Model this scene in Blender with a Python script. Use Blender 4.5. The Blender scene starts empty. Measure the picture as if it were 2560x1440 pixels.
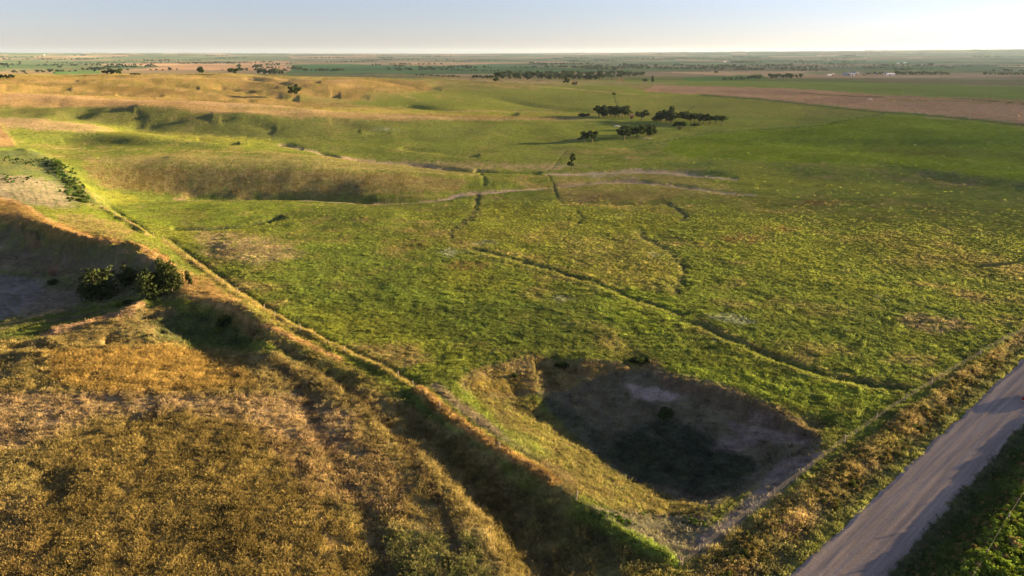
import bpy, bmesh, math, random, time
import numpy as np

SC = bpy.context.scene
COL = SC.collection
T0 = time.time()

# ------------------------------------------------------------------ camera, sky, sun, exposure
H = 60.0                      # camera height above the pasture corner
F = 1707.0                    # focal length in photograph pixels (2560 wide)
PITCH = math.radians(19.0)
SP, CP = math.sin(PITCH), math.cos(PITCH)
SUN_EL = 8.4                  # degrees
SUN_AZ = 16.0                 # degrees ahead of +X (camera looks along +Y)

cam_d = bpy.data.cameras.new('camera')
cam_d.sensor_width = 36.0
cam_d.lens = 36.0 * F / 2560.0
cam_d.clip_start = 0.5
cam_d.clip_end = 150000.0
cam = bpy.data.objects.new('camera', cam_d)
cam.location = (0, 0, H)
cam.rotation_euler = (math.radians(90.0) - PITCH, 0, 0)
COL.objects.link(cam)
SC.camera = cam

world = bpy.data.worlds.new('World')
SC.world = world
world.use_nodes = True
wn = world.node_tree.nodes
wl = world.node_tree.links
wn.clear()
sky = wn.new('ShaderNodeTexSky')
sky.sky_type = 'NISHITA'
sky.sun_disc = False
sky.sun_elevation = math.radians(SUN_EL)
sky.sun_rotation = math.radians(90.0 - SUN_AZ)
sky.altitude = 500.0
sky.air_density = 1.0
sky.dust_density = 0.2
sky.ozone_density = 4.0
bg = wn.new('ShaderNodeBackground')
bg.inputs['Strength'].default_value = 0.05
wo = wn.new('ShaderNodeOutputWorld')
hsv = wn.new('ShaderNodeHueSaturation')
hsv.inputs['Saturation'].default_value = 0.62
wl.new(sky.outputs[0], hsv.inputs['Color'])
tnt = wn.new('ShaderNodeVectorMath'); tnt.operation = 'MULTIPLY'
tnt.inputs[1].default_value = (.87, 0.765, .86)
wl.new(hsv.outputs[0], tnt.inputs[0])
wl.new(tnt.outputs[0], bg.inputs['Color'])
wl.new(bg.outputs[0], wo.inputs['Surface'])

sun_d = bpy.data.lights.new('sun', 'SUN')
sun_d.energy = 5.0
sun_d.angle = math.radians(0.5)
sun_d.color = (1.0, 0.70, 0.36)
sun = bpy.data.objects.new('sun', sun_d)
sun.rotation_euler = (math.radians(90.0 - SUN_EL), 0, math.radians(90.0 + SUN_AZ))
sun.location = (200, 50, 120)
COL.objects.link(sun)

vs = SC.view_settings
vs.view_transform = 'Standard'
vs.look = 'None'
vs.gamma = 1.0
vs.use_curve_mapping = False
vs.exposure = 2.52
try:
    SC.cycles.max_bounces = 6
    SC.cycles.diffuse_bounces = 2
    SC.cycles.transmission_bounces = 3
    SC.cycles.volume_bounces = 0
    SC.cycles.transparent_max_bounces = 6
    SC.cycles.use_adaptive_sampling = True
except Exception:
    pass

# ------------------------------------------------------------------ helpers
def unproj(px, py, z=0.0):
    """ground point under a picture position, on the level z"""
    u = (px - 1280.0) / F
    v = (py - 720.0) / F
    t = (H - z) / (SP + v * CP)
    return u * t, (CP - v * SP) * t

def proj(x, y, z):
    dz = H - z
    dep = y * CP + dz * SP
    dep = np.maximum(dep, 1.0)
    down = dz * CP - y * SP
    return 1280.0 + F * x / dep, 720.0 + F * down / dep

def smooth(a, b, x):
    t = np.clip((x - a) / (b - a), 0, 1)
    return t * t * (3 - 2 * t)

def _hash(ix, iy, seed):
    h = (ix.astype(np.int64) * 374761393 + iy.astype(np.int64) * 668265263 + seed * 2147483647 + 1013904223) & 0xFFFFFFFF
    h = ((h ^ (h >> 13)) * 1274126177) & 0xFFFFFFFF
    h = (h ^ (h >> 16)) & 0xFFFFFFFF
    return h

def gnoise(x, y, seed=0):
    """gradient noise in about -1..1"""
    fx = np.floor(x); fy = np.floor(y)
    tx = x - fx; ty = y - fy
    ix = fx.astype(np.int64); iy = fy.astype(np.int64)
    ux = tx * tx * tx * (tx * (tx * 6 - 15) + 10)
    uy = ty * ty * ty * (ty * (ty * 6 - 15) + 10)
    def g(dx, dy):
        a = _hash(ix + dx, iy + dy, seed).astype(np.float64) * (2 * math.pi / 4294967296.0)
        return np.cos(a) * (tx - dx) + np.sin(a) * (ty - dy)
    a = g(0, 0); b = g(1, 0); c = g(0, 1); d = g(1, 1)
    return 1.5 * ((a + (b - a) * ux) * (1 - uy) + (c + (d - c) * ux) * uy)

def fbm(x, y, scale, octs=4, seed=0, gain=0.5):
    s = 0.0; a = 1.0; n = 0.0
    f = 1.0 / scale
    for k in range(octs):
        s = s + a * gnoise(x * f + 17.3 * k, y * f - 9.1 * k, seed + k)
        n += a
        a *= gain; f *= 2.03
    return s / n * 1.4

def seg_dist(PX, PY, pts, extra=None):
    """distance to a polyline, running parameter, signed side"""
    best = np.full(PX.shape, 1e18)
    side = np.zeros(PX.shape)
    tt = np.zeros(PX.shape)
    n = len(pts) - 1
    for k in range(n):
        ax, ay = pts[k][:2]; bx, by = pts[k + 1][:2]
        dx, dy = bx - ax, by - ay
        L2 = dx * dx + dy * dy + 1e-12
        t = np.clip(((PX - ax) * dx + (PY - ay) * dy) / L2, 0, 1)
        ex = PX - (ax + t * dx); ey = PY - (ay + t * dy)
        d = ex * ex + ey * ey
        m = d < best
        best = np.where(m, d, best)
        tt = np.where(m, (k + t) / n, tt)
        side = np.where(m, np.sign(dx * ey - dy * ex), side)
    return np.sqrt(best), tt, side

def poly_sd(PX, PY, pts):
    """signed distance to a polygon, negative inside"""
    d, _, _ = seg_dist(PX, PY, list(pts) + [pts[0]])
    inside = np.zeros(PX.shape, bool)
    n = len(pts)
    for k in range(n):
        x1, y1 = pts[k][:2]; x2, y2 = pts[(k + 1) % n][:2]
        if y1 == y2: continue
        c = ((y1 > PY) != (y2 > PY)) & (PX < (x2 - x1) * (PY - y1) / (y2 - y1) + x1)
        inside ^= c
    return np.where(inside, -d, d)

def curve(pts, n=6):
    """Catmull-Rom through the given points"""
    P = [tuple(p) for p in pts]
    if len(P) < 3: return P
    P = [P[0]] + P + [P[-1]]
    out = []
    for i in range(1, len(P) - 2):
        p0, p1, p2, p3 = (np.array(P[i + j], float) for j in (-1, 0, 1, 2))
        for k in range(n):
            t = k / n
            out.append(tuple(0.5 * (2 * p1 + (p2 - p0) * t + (2 * p0 - 5 * p1 + 4 * p2 - p3) * t * t + (3 * p1 - p0 - 3 * p2 + p3) * t ** 3)))
    out.append(P[-2])
    return out

# ------------------------------------------------------------------ terrain lattice: fan of rows (distance) and columns (bearing)
DENSE = 1
vv = np.concatenate([np.arange(1900, 240, -2.6 / DENSE), np.arange(240, 160, -1.2 / DENSE), np.arange(160, 135.2, -0.8 / DENSE)])
vq = (vv - 720.0) / F
dep_ang = np.arctan2(SP + vq * CP, CP - vq * SP)
R_ = H / np.tan(dep_ang)
R_ = np.concatenate([[1.5, 6, 12, 18, 24, 30], R_[R_ > 33], [24000, 26000]])
R_ = np.unique(R_[R_ <= 26000])
az_d = np.radians(np.arange(-44, 44.001, 0.088 / DENSE))
az_s = np.radians(np.concatenate([np.arange(-180, -60, 8.0), np.arange(-60, -44.2, 1.0)]))
az_e = np.radians(np.concatenate([np.arange(44.6, 60, 1.0), np.arange(60, 172.1, 8.0)]))
AZ_ = np.concatenate([az_s, az_d, az_e])
NR, NC = len(R_), len(AZ_)
RR, AA = np.meshgrid(R_, AZ_, indexing='ij')
GX = RR * np.sin(AA)
GY = RR * np.cos(AA)
FRONT = (np.abs(AA) < math.radians(62)) & (RR > 40)

def gidx(x, y):
    r = np.hypot(x, y); a = np.arctan2(x, y)
    return np.interp(r, R_, np.arange(NR)), np.interp(a, AZ_, np.arange(NC))

def gsample(A, x, y):
    x = np.asarray(x, float); y = np.asarray(y, float)
    i, j = gidx(x, y)
    i0 = np.clip(i.astype(int), 0, NR - 2); j0 = np.clip(j.astype(int), 0, NC - 2)
    fi = i - i0; fj = j - j0
    if A.ndim == 3:
        fi = fi[..., None]; fj = fj[..., None]
    return (A[i0, j0] * (1 - fi) * (1 - fj) + A[i0 + 1, j0] * fi * (1 - fj) + A[i0, j0 + 1] * (1 - fi) * fj + A[i0 + 1, j0 + 1] * fi * fj)
# ------------------------------------------------------------------ relief: crest, toe and level lines (picture x, picture y, height)
CTRL = [
 # near left field
 [(-700,1500,1),(-700,1100,2),(-500,900,2)],
 [(-300,1440,1.5),(0,1440,1.4),(300,1440,1.2),(600,1440,.8),(900,1440,.5)],
 [(0,1200,2.2),(300,1200,1.8),(600,1180,1.3),(850,1180,.7)],
 [(-200,1000,2.6),(0,1000,2.5),(200,1000,2.2),(400,980,1.6),(600,960,1.2),(800,985,.6)],
 [(60,890,2.9),(200,860,2.6),(330,868,2.2),(450,880,1.0)],
 [(455,825,-.9),(540,840,-1.3),(630,832,-.6)],
 [(430,765,1.8),(500,752,2.8),(590,775,3.0),(680,820,2.6),(780,880,2.0),(900,945,1.2),(1010,1010,1.0)],
 # ravine and its crest
 [(-300,475,5.2),(0,490,5.2),(60,512,5.1),(110,543,4.9),(170,574,4.6),(250,600,4.4),(330,612,4.0),(400,642,3.6)],
 [(-300,530,4.3),(0,543,4.2),(60,562,4.0),(130,588,3.7),(230,614,3.3),(330,632,3.0),(400,662,2.7)],
 [(-300,592,-.4),(60,616,-.9),(170,642,-1.3),(290,658,-1.0)],
 [(-300,655,-3.6),(60,665,-3.8),(160,682,-3.6),(260,690,-2.8),(350,694,-1.0)],
 [(-300,720,-5.6),(60,722,-5.8),(150,742,-5.6),(250,752,-5.0),(340,745,-3.6)],
 [(402,652,3.0),(440,692,3.2),(478,738,3.1)],
 [(-300,800,-3.6),(0,806,-3.2),(160,787,-2.8),(300,760,-1.6)],
 [(-200,862,1.6),(0,855,1.6),(110,848,1.6),(220,822,2.0),(350,776,2.2)],
 # strip along the west fence
 [(395,598,-2),(500,660,-.4),(600,735,.6),(700,795,.9),(850,875,.8),(1030,958,.9),(1100,1015,1.1),(1250,1115,1.2),(1400,1215,.8),(1550,1315,.4),(1705,1415,0)],
 [(1020,1040,-.2),(1095,1125,-.9),(1180,1215,-1.3),(1270,1320,-1.3),(1370,1440,-1.3),(1420,1560,-1.2)],
 [(930,1060,.4),(1060,1150,.7),(1170,1260,.8),(1250,1400,.7),(1290,1550,.6)],
 # round the dry pond
 [(1180,930,.2),(1300,900,.1),(1440,895,.1),(1560,890,.1),(1680,905,.1),(1780,928,.1),(1880,955,.1),(1980,1000,.1),(2080,1050,.1),(2180,1060,.1),(2280,1000,.1)],
 [(1500,1000,.1),(1700,1080,.1),(1850,1120,.1),(2000,1130,.1)],
 [(1350,1080,.3),(1500,1170,.2),(1700,1260,.1),(1850,1230,.1)],
 # road and its fence
 [(2800,690,.6),(2560,830,.2),(2280,990,0),(2100,1115,0),(1950,1230,0),(1800,1340,0),(1705,1415,0),(1600,1500,0)],
 [(1900,1600,.2),(2100,1440,.3),(2330,1220,.3),(2560,1000,.4),(2800,790,.6)],
 [(2300,1560,.2),(2420,1440,.7),(2560,1290,1.0),(2760,1080,1.0)],
 # pasture
 [(1100,900,.2),(1300,860,0),(1500,860,0),(1700,850,.2)],
 [(800,790,.2),(1000,790,-.2),(1300,780,-.6),(1600,780,-.3),(1900,800,.3),(2200,820,.5),(2450,800,.6)],
 [(620,680,0),(800,690,-.6),(1000,700,-1.2),(1300,700,-1.6),(1600,700,-1.2),(2000,700,-.2),(2400,660,0),(2800,640,0)],
 [(560,610,-1),(700,610,-1.4),(900,610,-3),(1200,570,-4.2),(1500,570,-4.2),(1800,565,-3.6),(2200,560,-3),(2560,565,-2.4),(3000,560,-2)],
 [(300,520,-4.4),(420,540,-5),(560,560,-5.2),(690,545,-5.2),(800,528,-5.2),(1000,530,-4.8)],
 [(340,518,-4.6),(500,508,-5.6),(700,512,-5.8),(900,515,-5.8)],
 # creek and the spur above it
 [(420,497,-7),(600,496,-7.3),(800,499,-7.3),(950,502,-7),(1060,499,-6.8),(1150,484,-6.6),(1250,474,-6.4),(1390,463,-6.2),(1560,450,-6),(1700,462,-5.6),(1900,490,-5)],
 [(170,392,4),(300,406,3.7),(500,414,3.1),(800,420,2.1),(1000,428,-1),(1200,437,-3.5),(1330,443,-5)],
 [(250,480,-4.5),(420,488,-7.1),(600,490,-7.1),(800,491,-7.3),(880,493,-7.2)],
 [(100,374,5.2),(400,372,5.2),(700,378,3.2),(860,388,.2)],
 [(700,357,0),(780,374,-1.5),(850,392,-3),(1000,406,-4.6),(1150,424,-5.6),(1360,432,-6.2),(1560,430,-5.8),(1720,434,-5.6),(1850,465,-5.4)],
 [(700,340,2),(900,365,-1),(1100,385,-3),(1300,400,-4.5),(1500,400,-4.5),(1750,405,-4)],
 # bands behind
 [(60,318,12),(200,326,11),(330,332,10),(500,338,8),(640,348,4)],
 [(120,352,6),(230,362,5),(350,369,5.6),(500,372,5.2),(620,368,4)],
 [(-300,305,13),(0,298,13),(150,300,12.5),(260,316,9)],
 [(190,300,9.5),(270,319,6),(350,327,4.2),(430,333,3.6),(600,339,2.1),(760,345,1.2),(950,348,-.4),(1200,350,-1.6),(1420,345,-2.6)],
 [(-300,262,18),(0,262,17.5),(200,264,17),(330,270,17.0),(430,276,15.6),(600,281,14.8),(800,290,10.5),(1000,297,6.5),(1200,301,2.6),(1420,303,0)],
 [(-300,240,22),(0,240,21.5),(300,248,19.5),(600,262,15.5),(900,275,10),(1200,287,4.5)],
 [(0,233,20),(300,242,17),(560,254,12),(700,258,10.5)],
 [(-300,204,27),(0,205,27),(150,203,27),(300,212,24.5),(400,220,21),(520,236,17)],
 [(540,217,20),(620,232,15),(700,243,12.5),(800,250,9.5),(900,256,7.5),(1050,268,5)],
 [(-300,195,31),(0,193,31),(200,191,31),(400,191,30),(600,190,29),(800,194,26),(900,198,24)],
 [(660,212,21.5),(740,213,22),(850,212,21),(930,216,17),(1000,226,11.5),(1100,243,7),(1250,258,3.5)],
 [(960,214,14),(1060,224,8.5),(1150,240,5),(1300,258,1.5)],
 [(960,200,19),(1060,203,14.5),(1150,206,13.5),(1250,211,12),(1400,219,9),(1550,229,6),(1650,240,3)],
 [(1250,245,5),(1400,262,1),(1600,275,0),(1800,282,0)],
 # right half
 [(1450,320,-1.5),(1650,315,-1.5),(1800,312,-.6)],
 [(1700,256,2),(1900,262,2.5),(2150,272,3.5),(2400,288,4.5),(2700,305,5),(3300,340,5)],
 [(1700,300,-1),(1900,300,-.5),(2100,300,0)],
 [(1500,365,-3.6),(1700,360,-2.8),(1850,362,-2.2),(1950,368,-2.4)],
 [(1740,342,-2),(1880,335,.2),(2050,326,1.8),(2300,326,2.6),(2560,330,3),(3200,335,3)],
 [(1900,370,-2.6),(2000,372,-2.8),(2250,365,-2.2),(2560,378,-1.8),(3200,390,-1.5)],
 [(1650,414,-5),(1750,412,-3.6),(1950,405,-1.4),(2150,405,-.6),(2350,425,-.6),(2560,455,-.6),(3200,500,-.6)],
 [(1850,440,-5.2),(1950,442,-4.6),(2200,447,-3.6),(2450,480,-3.2),(2560,500,-3),(3200,560,-3)],
 [(1600,232,3),(1800,238,3.5),(2100,252,4),(2560,280,5.5),(3300,310,6)],
 [(1600,212,2),(1900,215,3),(2200,232,3),(2560,248,5),(3300,280,5)],
 # far lowland
 [(-700,184,-6),(0,184,-6),(500,186,-6),(900,188,-6)],
 [(1000,188,-4),(1500,190,-4),(1800,192,-4),(2200,196,-3),(2800,200,-3)],
 [(-800,165,-10),(500,165,-10),(1500,165,-10),(2300,168,-10),(3300,168,-10)],
 [(-800,148,-10),(500,148,-10),(1500,147,-8),(2300,145,0),(3300,145,0)],
]
def solve_relief():
    """smooth surface through the level lines: least squares with a bending and a stretching term"""
    k = 3
    ni, nj = (NR + k - 1) // k + 1, (NC + k - 1) // k + 1
    SI, SJ, SZ, SW = [], [], [], []
    for ln in CTRL:
        nl = len(ln) - 1
        for q_, (a, b) in enumerate(zip(ln[:-1], ln[1:])):
            n = int(max(abs(a[0] - b[0]), abs(a[1] - b[1]) * 2) / 5) + 2
            t = np.linspace(0, 1, n)
            pz = a[2] + (b[2] - a[2]) * t
            x, y = unproj(a[0] + (b[0] - a[0]) * t, a[1] + (b[1] - a[1]) * t, pz)
            i, j = gidx(x, y)
            SI.append(i / k); SJ.append(j / k); SZ.append(pz)
            tt = (q_ + t) / nl; SW.append(.03 + .97 * smooth(-.02, .28, tt) * (1 - smooth(.72, 1.02, tt)))
    # edges of the world: level
    for ii in np.where(R_[::k] < 34)[0]:
        q = np.arange(0, nj - 1, 2.0); SI.append(q * 0 + ii); SJ.append(q); SZ.append(q * 0 + .6); SW.append(q * 0 + 1)
    for jj in np.where(np.abs(AZ_[::k]) > math.radians(70))[0]:
        q = np.arange(0, ni - 1, 2.0); SI.append(q); SJ.append(q * 0 + jj); SZ.append(q * 0); SW.append(q * 0 + 1)
    q = np.arange(0, nj - 1, 2.0); SI.append(q * 0 + ni - 2); SJ.append(q); SZ.append(q * 0); SW.append(q * 0 + 1); SW = np.concatenate(SW)
    SI = np.clip(np.concatenate(SI), 0, ni - 1.001); SJ = np.clip(np.concatenate(SJ), 0, nj - 1.001); SZ = np.concatenate(SZ)
    i0 = SI.astype(int); j0 = SJ.astype(int); fi = SI - i0; fj = SJ - j0
    idx = np.stack([i0 * nj + j0, (i0 + 1) * nj + j0, i0 * nj + j0 + 1, (i0 + 1) * nj + j0 + 1])
    wgt = np.stack([(1 - fi) * (1 - fj), fi * (1 - fj), (1 - fi) * fj, fi * fj])
    Wd, Sa, Sb = 10.0, 0.15, 0.45
    def St(r):
        return np.bincount(idx.ravel(), (wgt * (r * SW)[None]).ravel(), ni * nj).reshape(ni, nj)
    def lap(z):
        p = np.pad(z, 1, mode='edge')
        return p[:-2, 1:-1] + p[2:, 1:-1] + p[1:-1, :-2] + p[1:-1, 2:] - 4 * z
    def A(z):
        zr = z.ravel()
        l = lap(z)
        return Wd * St((wgt * zr[idx]).sum(0)) - Sa * l + Sb * lap(l)
    # rough start: nearest by coarse averaging
    b = Wd * St(SZ)
    z = np.zeros((ni, nj)); den = St(np.ones(len(SZ))); num = St(SZ)
    for L in (32, 16, 8, 4):
        mi, mj = -(-ni // L), -(-nj // L)
        pad = ((0, mi * L - ni), (0, mj * L - nj))
        d2 = np.pad(den, pad).reshape(mi, L, mj, L).sum((1, 3)); n2 = np.pad(num, pad).reshape(mi, L, mj, L).sum((1, 3))
        kn = d2 > 0; vl = np.where(kn, n2 / np.maximum(d2, 1e-9), 0)
        zz = np.full((mi, mj), 0.0) if L == 32 else np.repeat(np.repeat(zc, 2, 0), 2, 1)[:mi, :mj]
        if zz.shape != (mi, mj): zz = np.pad(zz, ((0, mi - zz.shape[0]), (0, mj - zz.shape[1])), mode='edge')
        for it in range(150):
            p = np.pad(zz, 1, mode='edge')
            zz = np.where(kn, vl, (p[:-2, 1:-1] + p[2:, 1:-1] + p[1:-1, :-2] + p[1:-1, 2:]) * .25)
        zc = zz
    z = np.repeat(np.repeat(zc, 4, 0), 4, 1)[:ni, :nj]
    for it in range(6):
        p = np.pad(z, 1, mode='edge'); z = (z + p[:-2, 1:-1] + p[2:, 1:-1] + p[1:-1, :-2] + p[1:-1, 2:]) / 5
    r = b - A(z); p_ = r.copy(); rs = (r * r).sum()
    for it in range(320):
        Ap = A(p_); al = rs / (p_ * Ap).sum()
        z = z + al * p_; r = r - al * Ap; rn = (r * r).sum()
        p_ = r + (rn / rs) * p_; rs = rn
    # cubic upsample
    def up(M, n, axis):
        f = np.arange(n) / k; a = f.astype(int); t = f - a; m = M.shape[axis]
        t = t.reshape((-1, 1)) if axis == 0 else t.reshape((1, -1))
        g_ = lambda d: np.take(M, np.clip(a + d, 0, m - 1), axis)
        p0, p1, p2, p3 = g_(-1), g_(0), g_(1), g_(2)
        return 0.5 * (2 * p1 + (p2 - p0) * t + (2 * p0 - 5 * p1 + 4 * p2 - p3) * t * t + (3 * p1 - p0 - 3 * p2 + p3) * t ** 3)
    zz = up(up(z, NR, 0), NC, 1)
    res = (wgt * z.ravel()[idx]).sum(0) - SZ
    print('relief residual', np.abs(res).mean(), np.abs(res).max(), 'min', zz.min(), 'max', zz.max())
    return zz

Z0 = solve_relief()
# even out the far slopes sideways
_k = np.exp(-.5 * (np.arange(-40, 41) / 16.0) ** 2); _k /= _k.sum()
_zp = np.pad(Z0, ((0, 0), (40, 40)), mode='wrap')
_zb = sum(_k[i] * _zp[:, i:i + NC] for i in range(81))
_wf = smooth(300, 380, RR) * (1 - smooth(1700, 2500, RR))
Z0 = Z0 * (1 - _wf) + _zb * _wf

_TT = np.concatenate([np.linspace(45, 400, 1200), 400 * 1.004 ** np.arange(1, 900)])
def hit(px, py, field=None):
    """first point of the relief on the ray through a picture position"""
    A = Z0 if field is None else field
    u = (px - 1280.0) / F; v = (py - 720.0) / F
    fw = CP - v * SP; dn = SP + v * CP
    X = u * _TT; Y = fw * _TT; zr = H - dn * _TT
    g = gsample(A, X, Y)
    b = np.nonzero(zr <= g)[0]
    if len(b) == 0 or b[0] == 0:
        X, Y = unproj(px, py, 0.0); return X, Y, float(gsample(A, X, Y))
    k = b[0]; a0 = zr[k - 1] - g[k - 1]; a1 = g[k] - zr[k]
    t = a0 / max(a0 + a1, 1e-9)
    X = X[k - 1] + t * (X[k] - X[k - 1]); Y = Y[k - 1] + t * (Y[k] - Y[k - 1])
    return float(X), float(Y), float(gsample(A, X, Y))
# steep places
_dr = np.gradient(Z0, axis=0) / np.gradient(R_)[:, None]
_da = np.gradient(Z0, axis=1) / (np.gradient(AZ_)[None, :] * RR)
_sl = np.degrees(np.arctan(np.hypot(_dr, _da)))
AU, AV = proj(GX, GY, Z0)          # where each lattice point stands in the photograph
AU = np.where(FRONT, AU, -9999.0); AV = np.where(FRONT, AV, 3000.0)
# warped copies for ragged borders
_w = np.clip((AV - 130) / 300.0, 0.03, 1.0)
WU = AU + 16 * _w * fbm(AU / 30.0, AV / 12.0, 1.0, 3, 5) + 5 * _w * fbm(AU / 7.0, AV / 3.5, 1.0, 2, 9)
WV = AV + 7 * _w * fbm(AU / 30.0, AV / 12.0, 1.0, 3, 21) + 3 * _w * fbm(AU / 7.0, AV / 3.5, 1.0, 2, 33)

# far country: rolling hills, higher to the right
lodw = lambda lam: 1.0 - smooth(lam * 0.22, lam * 0.5, np.gradient(R_)[:, None] + 0 * RR)
far = smooth(1500, 4000, RR)
Z = Z0 + far * (9 * fbm(GX, GY, 900, 3, 3)) * (1 - smooth(20000, 40000, RR) * .3)
Z += smooth(2500, 9000, RR) * 12 * fbm(GX, GY, 3500, 2, 7)
Z += smooth(5000, 20000, RR) * (np.clip(AA / math.radians(37), -1.2, 1.2) * 38 + 20 + 26 * fbm(GX, GY, 6000, 3, 11))
Z += smooth(11000, 15000, RR) * (28 * fbm(GX, GY, 2500, 3, 71)) * (1 - smooth(40000, 60000, RR))

_h = 60 + 22000 * np.interp(AA, np.radians([-60, -37, -5, 12, 37, 60]), [0, 0, -2.2, 1.2, 7.0, 8.0]) / F
_wh = smooth(8000, 21500, RR)
Z = Z * (1 - _wh) + (_h + 9 * fbm(AA * 22000, RR * .35, 1800, 4, 91) - 14 * smooth(24000, 60000, RR)) * _wh
rough = np.ones_like(Z)             # how tussocky the ground is

def z_trench(pts, w, depth, curved=True, taper=True, wob=0.0, asym=0.0):
    """a channel (depth>0) or a berm (depth<0) along a line given in the picture; w in metres"""
    global Z
    P = curve(pts, 5) if curved else pts
    Wp = []
    for p in P:
        X, Y, _z = hit(p[0], p[1])
        Wp.append((X, Y))
    xs = [p[0] for p in Wp]; ys = [p[1] for p in Wp]
    pad = w * 2.5
    m = (GX > min(xs) - pad) & (GX < max(xs) + pad) & (GY > min(ys) - pad) & (GY < max(ys) + pad)
    px, py = GX[m], GY[m]
    if wob:
        px = px + wob * fbm(px, py, w * 2.0, 2, 41); py = py + wob * fbm(px, py, w * 2.0, 2, 43)
    d, t, s = seg_dist(px, py, Wp)
    e = np.exp(-(d / (w * 0.5)) ** 2 * 1.2)
    if asym:
        e = e + asym * np.exp(-((d - w * .8) / (w * 0.5)) ** 2) * (s > 0)
    if taper:
        e = e * smooth(0, 0.06, t) * (1 - smooth(0.94, 1.0, t))
    e = e * (1 + .8 * gnoise(px / (w * 4.0), py / (w * 4.0), 47))
    Z[m] -= depth * e
    return Wp
# ------------------------------------------------------------------ gullies, banks, berms, trails (lines given in the picture)
G_A1 = [(1195,478),(1190,505),(1182,535),(1150,562),(1130,580),(1128,600)]
G_A2 = [(1170,618),(1230,633),(1300,650),(1380,672),(1450,692),(1510,712),(1560,735)]
G_A3 = [(1560,735),(1640,762),(1720,792)]
G_A4 = [(1730,800),(1790,832),(1850,862),(1930,892),(2020,922),(2100,945),(2200,962),(2285,975)]
G_B = [(1595,575),(1620,600),(1665,622),(1695,650),(1712,685),(1700,712),(1688,740)]
G_C = [(1668,508),(1690,520),(1712,538),(1702,556)]
G_D = [(1440,525),(1452,548),(1440,565)]
G_E = [(2250,520),(2300,545),(2350,560),(2380,585)]
CREEK_LO = [(435,494),(600,494),(740,496),(850,500),(950,503),(1060,499),(1150,484),(1250,474),(1390,463),(1500,453),(1580,452),(1640,458),(1760,472),(1900,490)]
CREEK_UP = [(690,356),(780,375),(850,394),(1000,407),(1150,426),(1250,430),(1360,433)]
CREEK_UP2 = [(1360,433),(1450,432),(1560,427),(1640,427),(1760,436),(1850,446)]
z_trench(G_A1, 2.4, .45, wob=2.4)
z_trench(G_A2, 2.2, .5, wob=2.0)
z_trench(G_A3, 2.4, .3)
z_trench(G_A4, 3.4, .9, wob=1.8)
z_trench([(p[0] - 6, p[1] + 14) for p in G_A4], 3.0, -.15, wob=1.2)
z_trench([(p[0] - 8, p[1] + 10) for p in G_A2], 2.6, -.2, wob=1.2)
z_trench(G_B, 2.8, .38, wob=3.0)
z_trench(G_C, 3.0, .42, wob=1.8)
z_trench(G_D, 2.6, .45, wob=1.8)
z_trench(G_E, 3.5, .35, wob=.8)
z_trench(CREEK_LO, 9, 1.5, wob=2)
z_trench([(455,487),(560,490),(700,491),(830,495),(940,500)], 8, 1.6, wob=1.5)
z_trench(CREEK_UP, 10, 2.0, wob=2)
z_trench(CREEK_UP2, 8, .9, wob=2)
z_trench([(1185,426),(1260,430),(1355,433)], 8, 1.6, wob=2)
z_trench([(1000,369),(1080,378),(1130,386),(1200,390)], 9, 1.4)
z_trench([(1390,503),(1500,507),(1600,508),(1680,508)], 6, .8, wob=2)
z_trench([(425,572),(470,573),(520,573),(600,565),(660,553),(710,541)], 6, 1.5)
z_trench([(1360,428),(1380,455),(1388,480),(1395,502)], 1.8, .25, wob=1)
z_trench([(1200,432),(1212,450),(1205,463)], 2.6, .5, wob=1)
z_trench([(1420,375),(1400,395),(1380,422)], 2.0, .15)
z_trench([(1535,240),(1543,262),(1570,282),(1590,292)], 4, .2)
# far hollows (shaded ravines in the hills)
z_trench([(185,297),(215,283),(265,276),(330,272)], 24, 2.0, wob=10)
z_trench([(350,324),(400,306),(460,294),(520,290)], 15, 1.4, wob=7)
z_trench([(250,324),(360,330),(430,336),(560,343)], 24, .9, wob=8)
z_trench([(150,352),(215,350),(270,358),(330,367)], 13, .4, wob=5)
z_trench([(60,214),(130,207),(200,200)], 34, 2.4)
z_trench([(540,216),(580,226),(640,237),(700,244),(745,247)], 15, 3.4, wob=6)
z_trench([(480,224),(600,219),(700,214)], 30, 2.2)
z_trench([(340,250),(470,252),(540,258)], 28, 2.2)
z_trench([(290,238),(330,240),(400,243)], 24, 1.8)
z_trench([(1075,222),(1090,214),(1130,206)], 38, 3.0, wob=10)
z_trench([(980,214),(1030,220),(1100,226)], 26, 2.6)
z_trench([(760,228),(800,236),(850,240)], 22, 2.6)
z_trench([(840,222),(870,218),(900,214)], 24, 1.8)
z_trench([(1230,245),(1320,262),(1420,275),(1560,288)], 24, 2.2)
z_trench([(1000,262),(1120,275),(1300,285)], 20, 2.5)
z_trench([(1560,285),(1640,290),(1760,292)], 18, 2.0)
z_trench([(2000,284),(2100,290),(2200,288)], 16, 1.6)
z_trench([(2180,410),(2300,432),(2440,460),(2560,470)], 14, .6)
z_trench([(1850,360),(1870,350),(1890,345)], 7, .5)
z_trench([(2360,668),(2450,664),(2560,658)], 2.0, .5)
z_trench([(1345,985),(1380,968),(1440,952),(1500,940),(1560,926)], 2.0, .5, wob=1.0)
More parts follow.
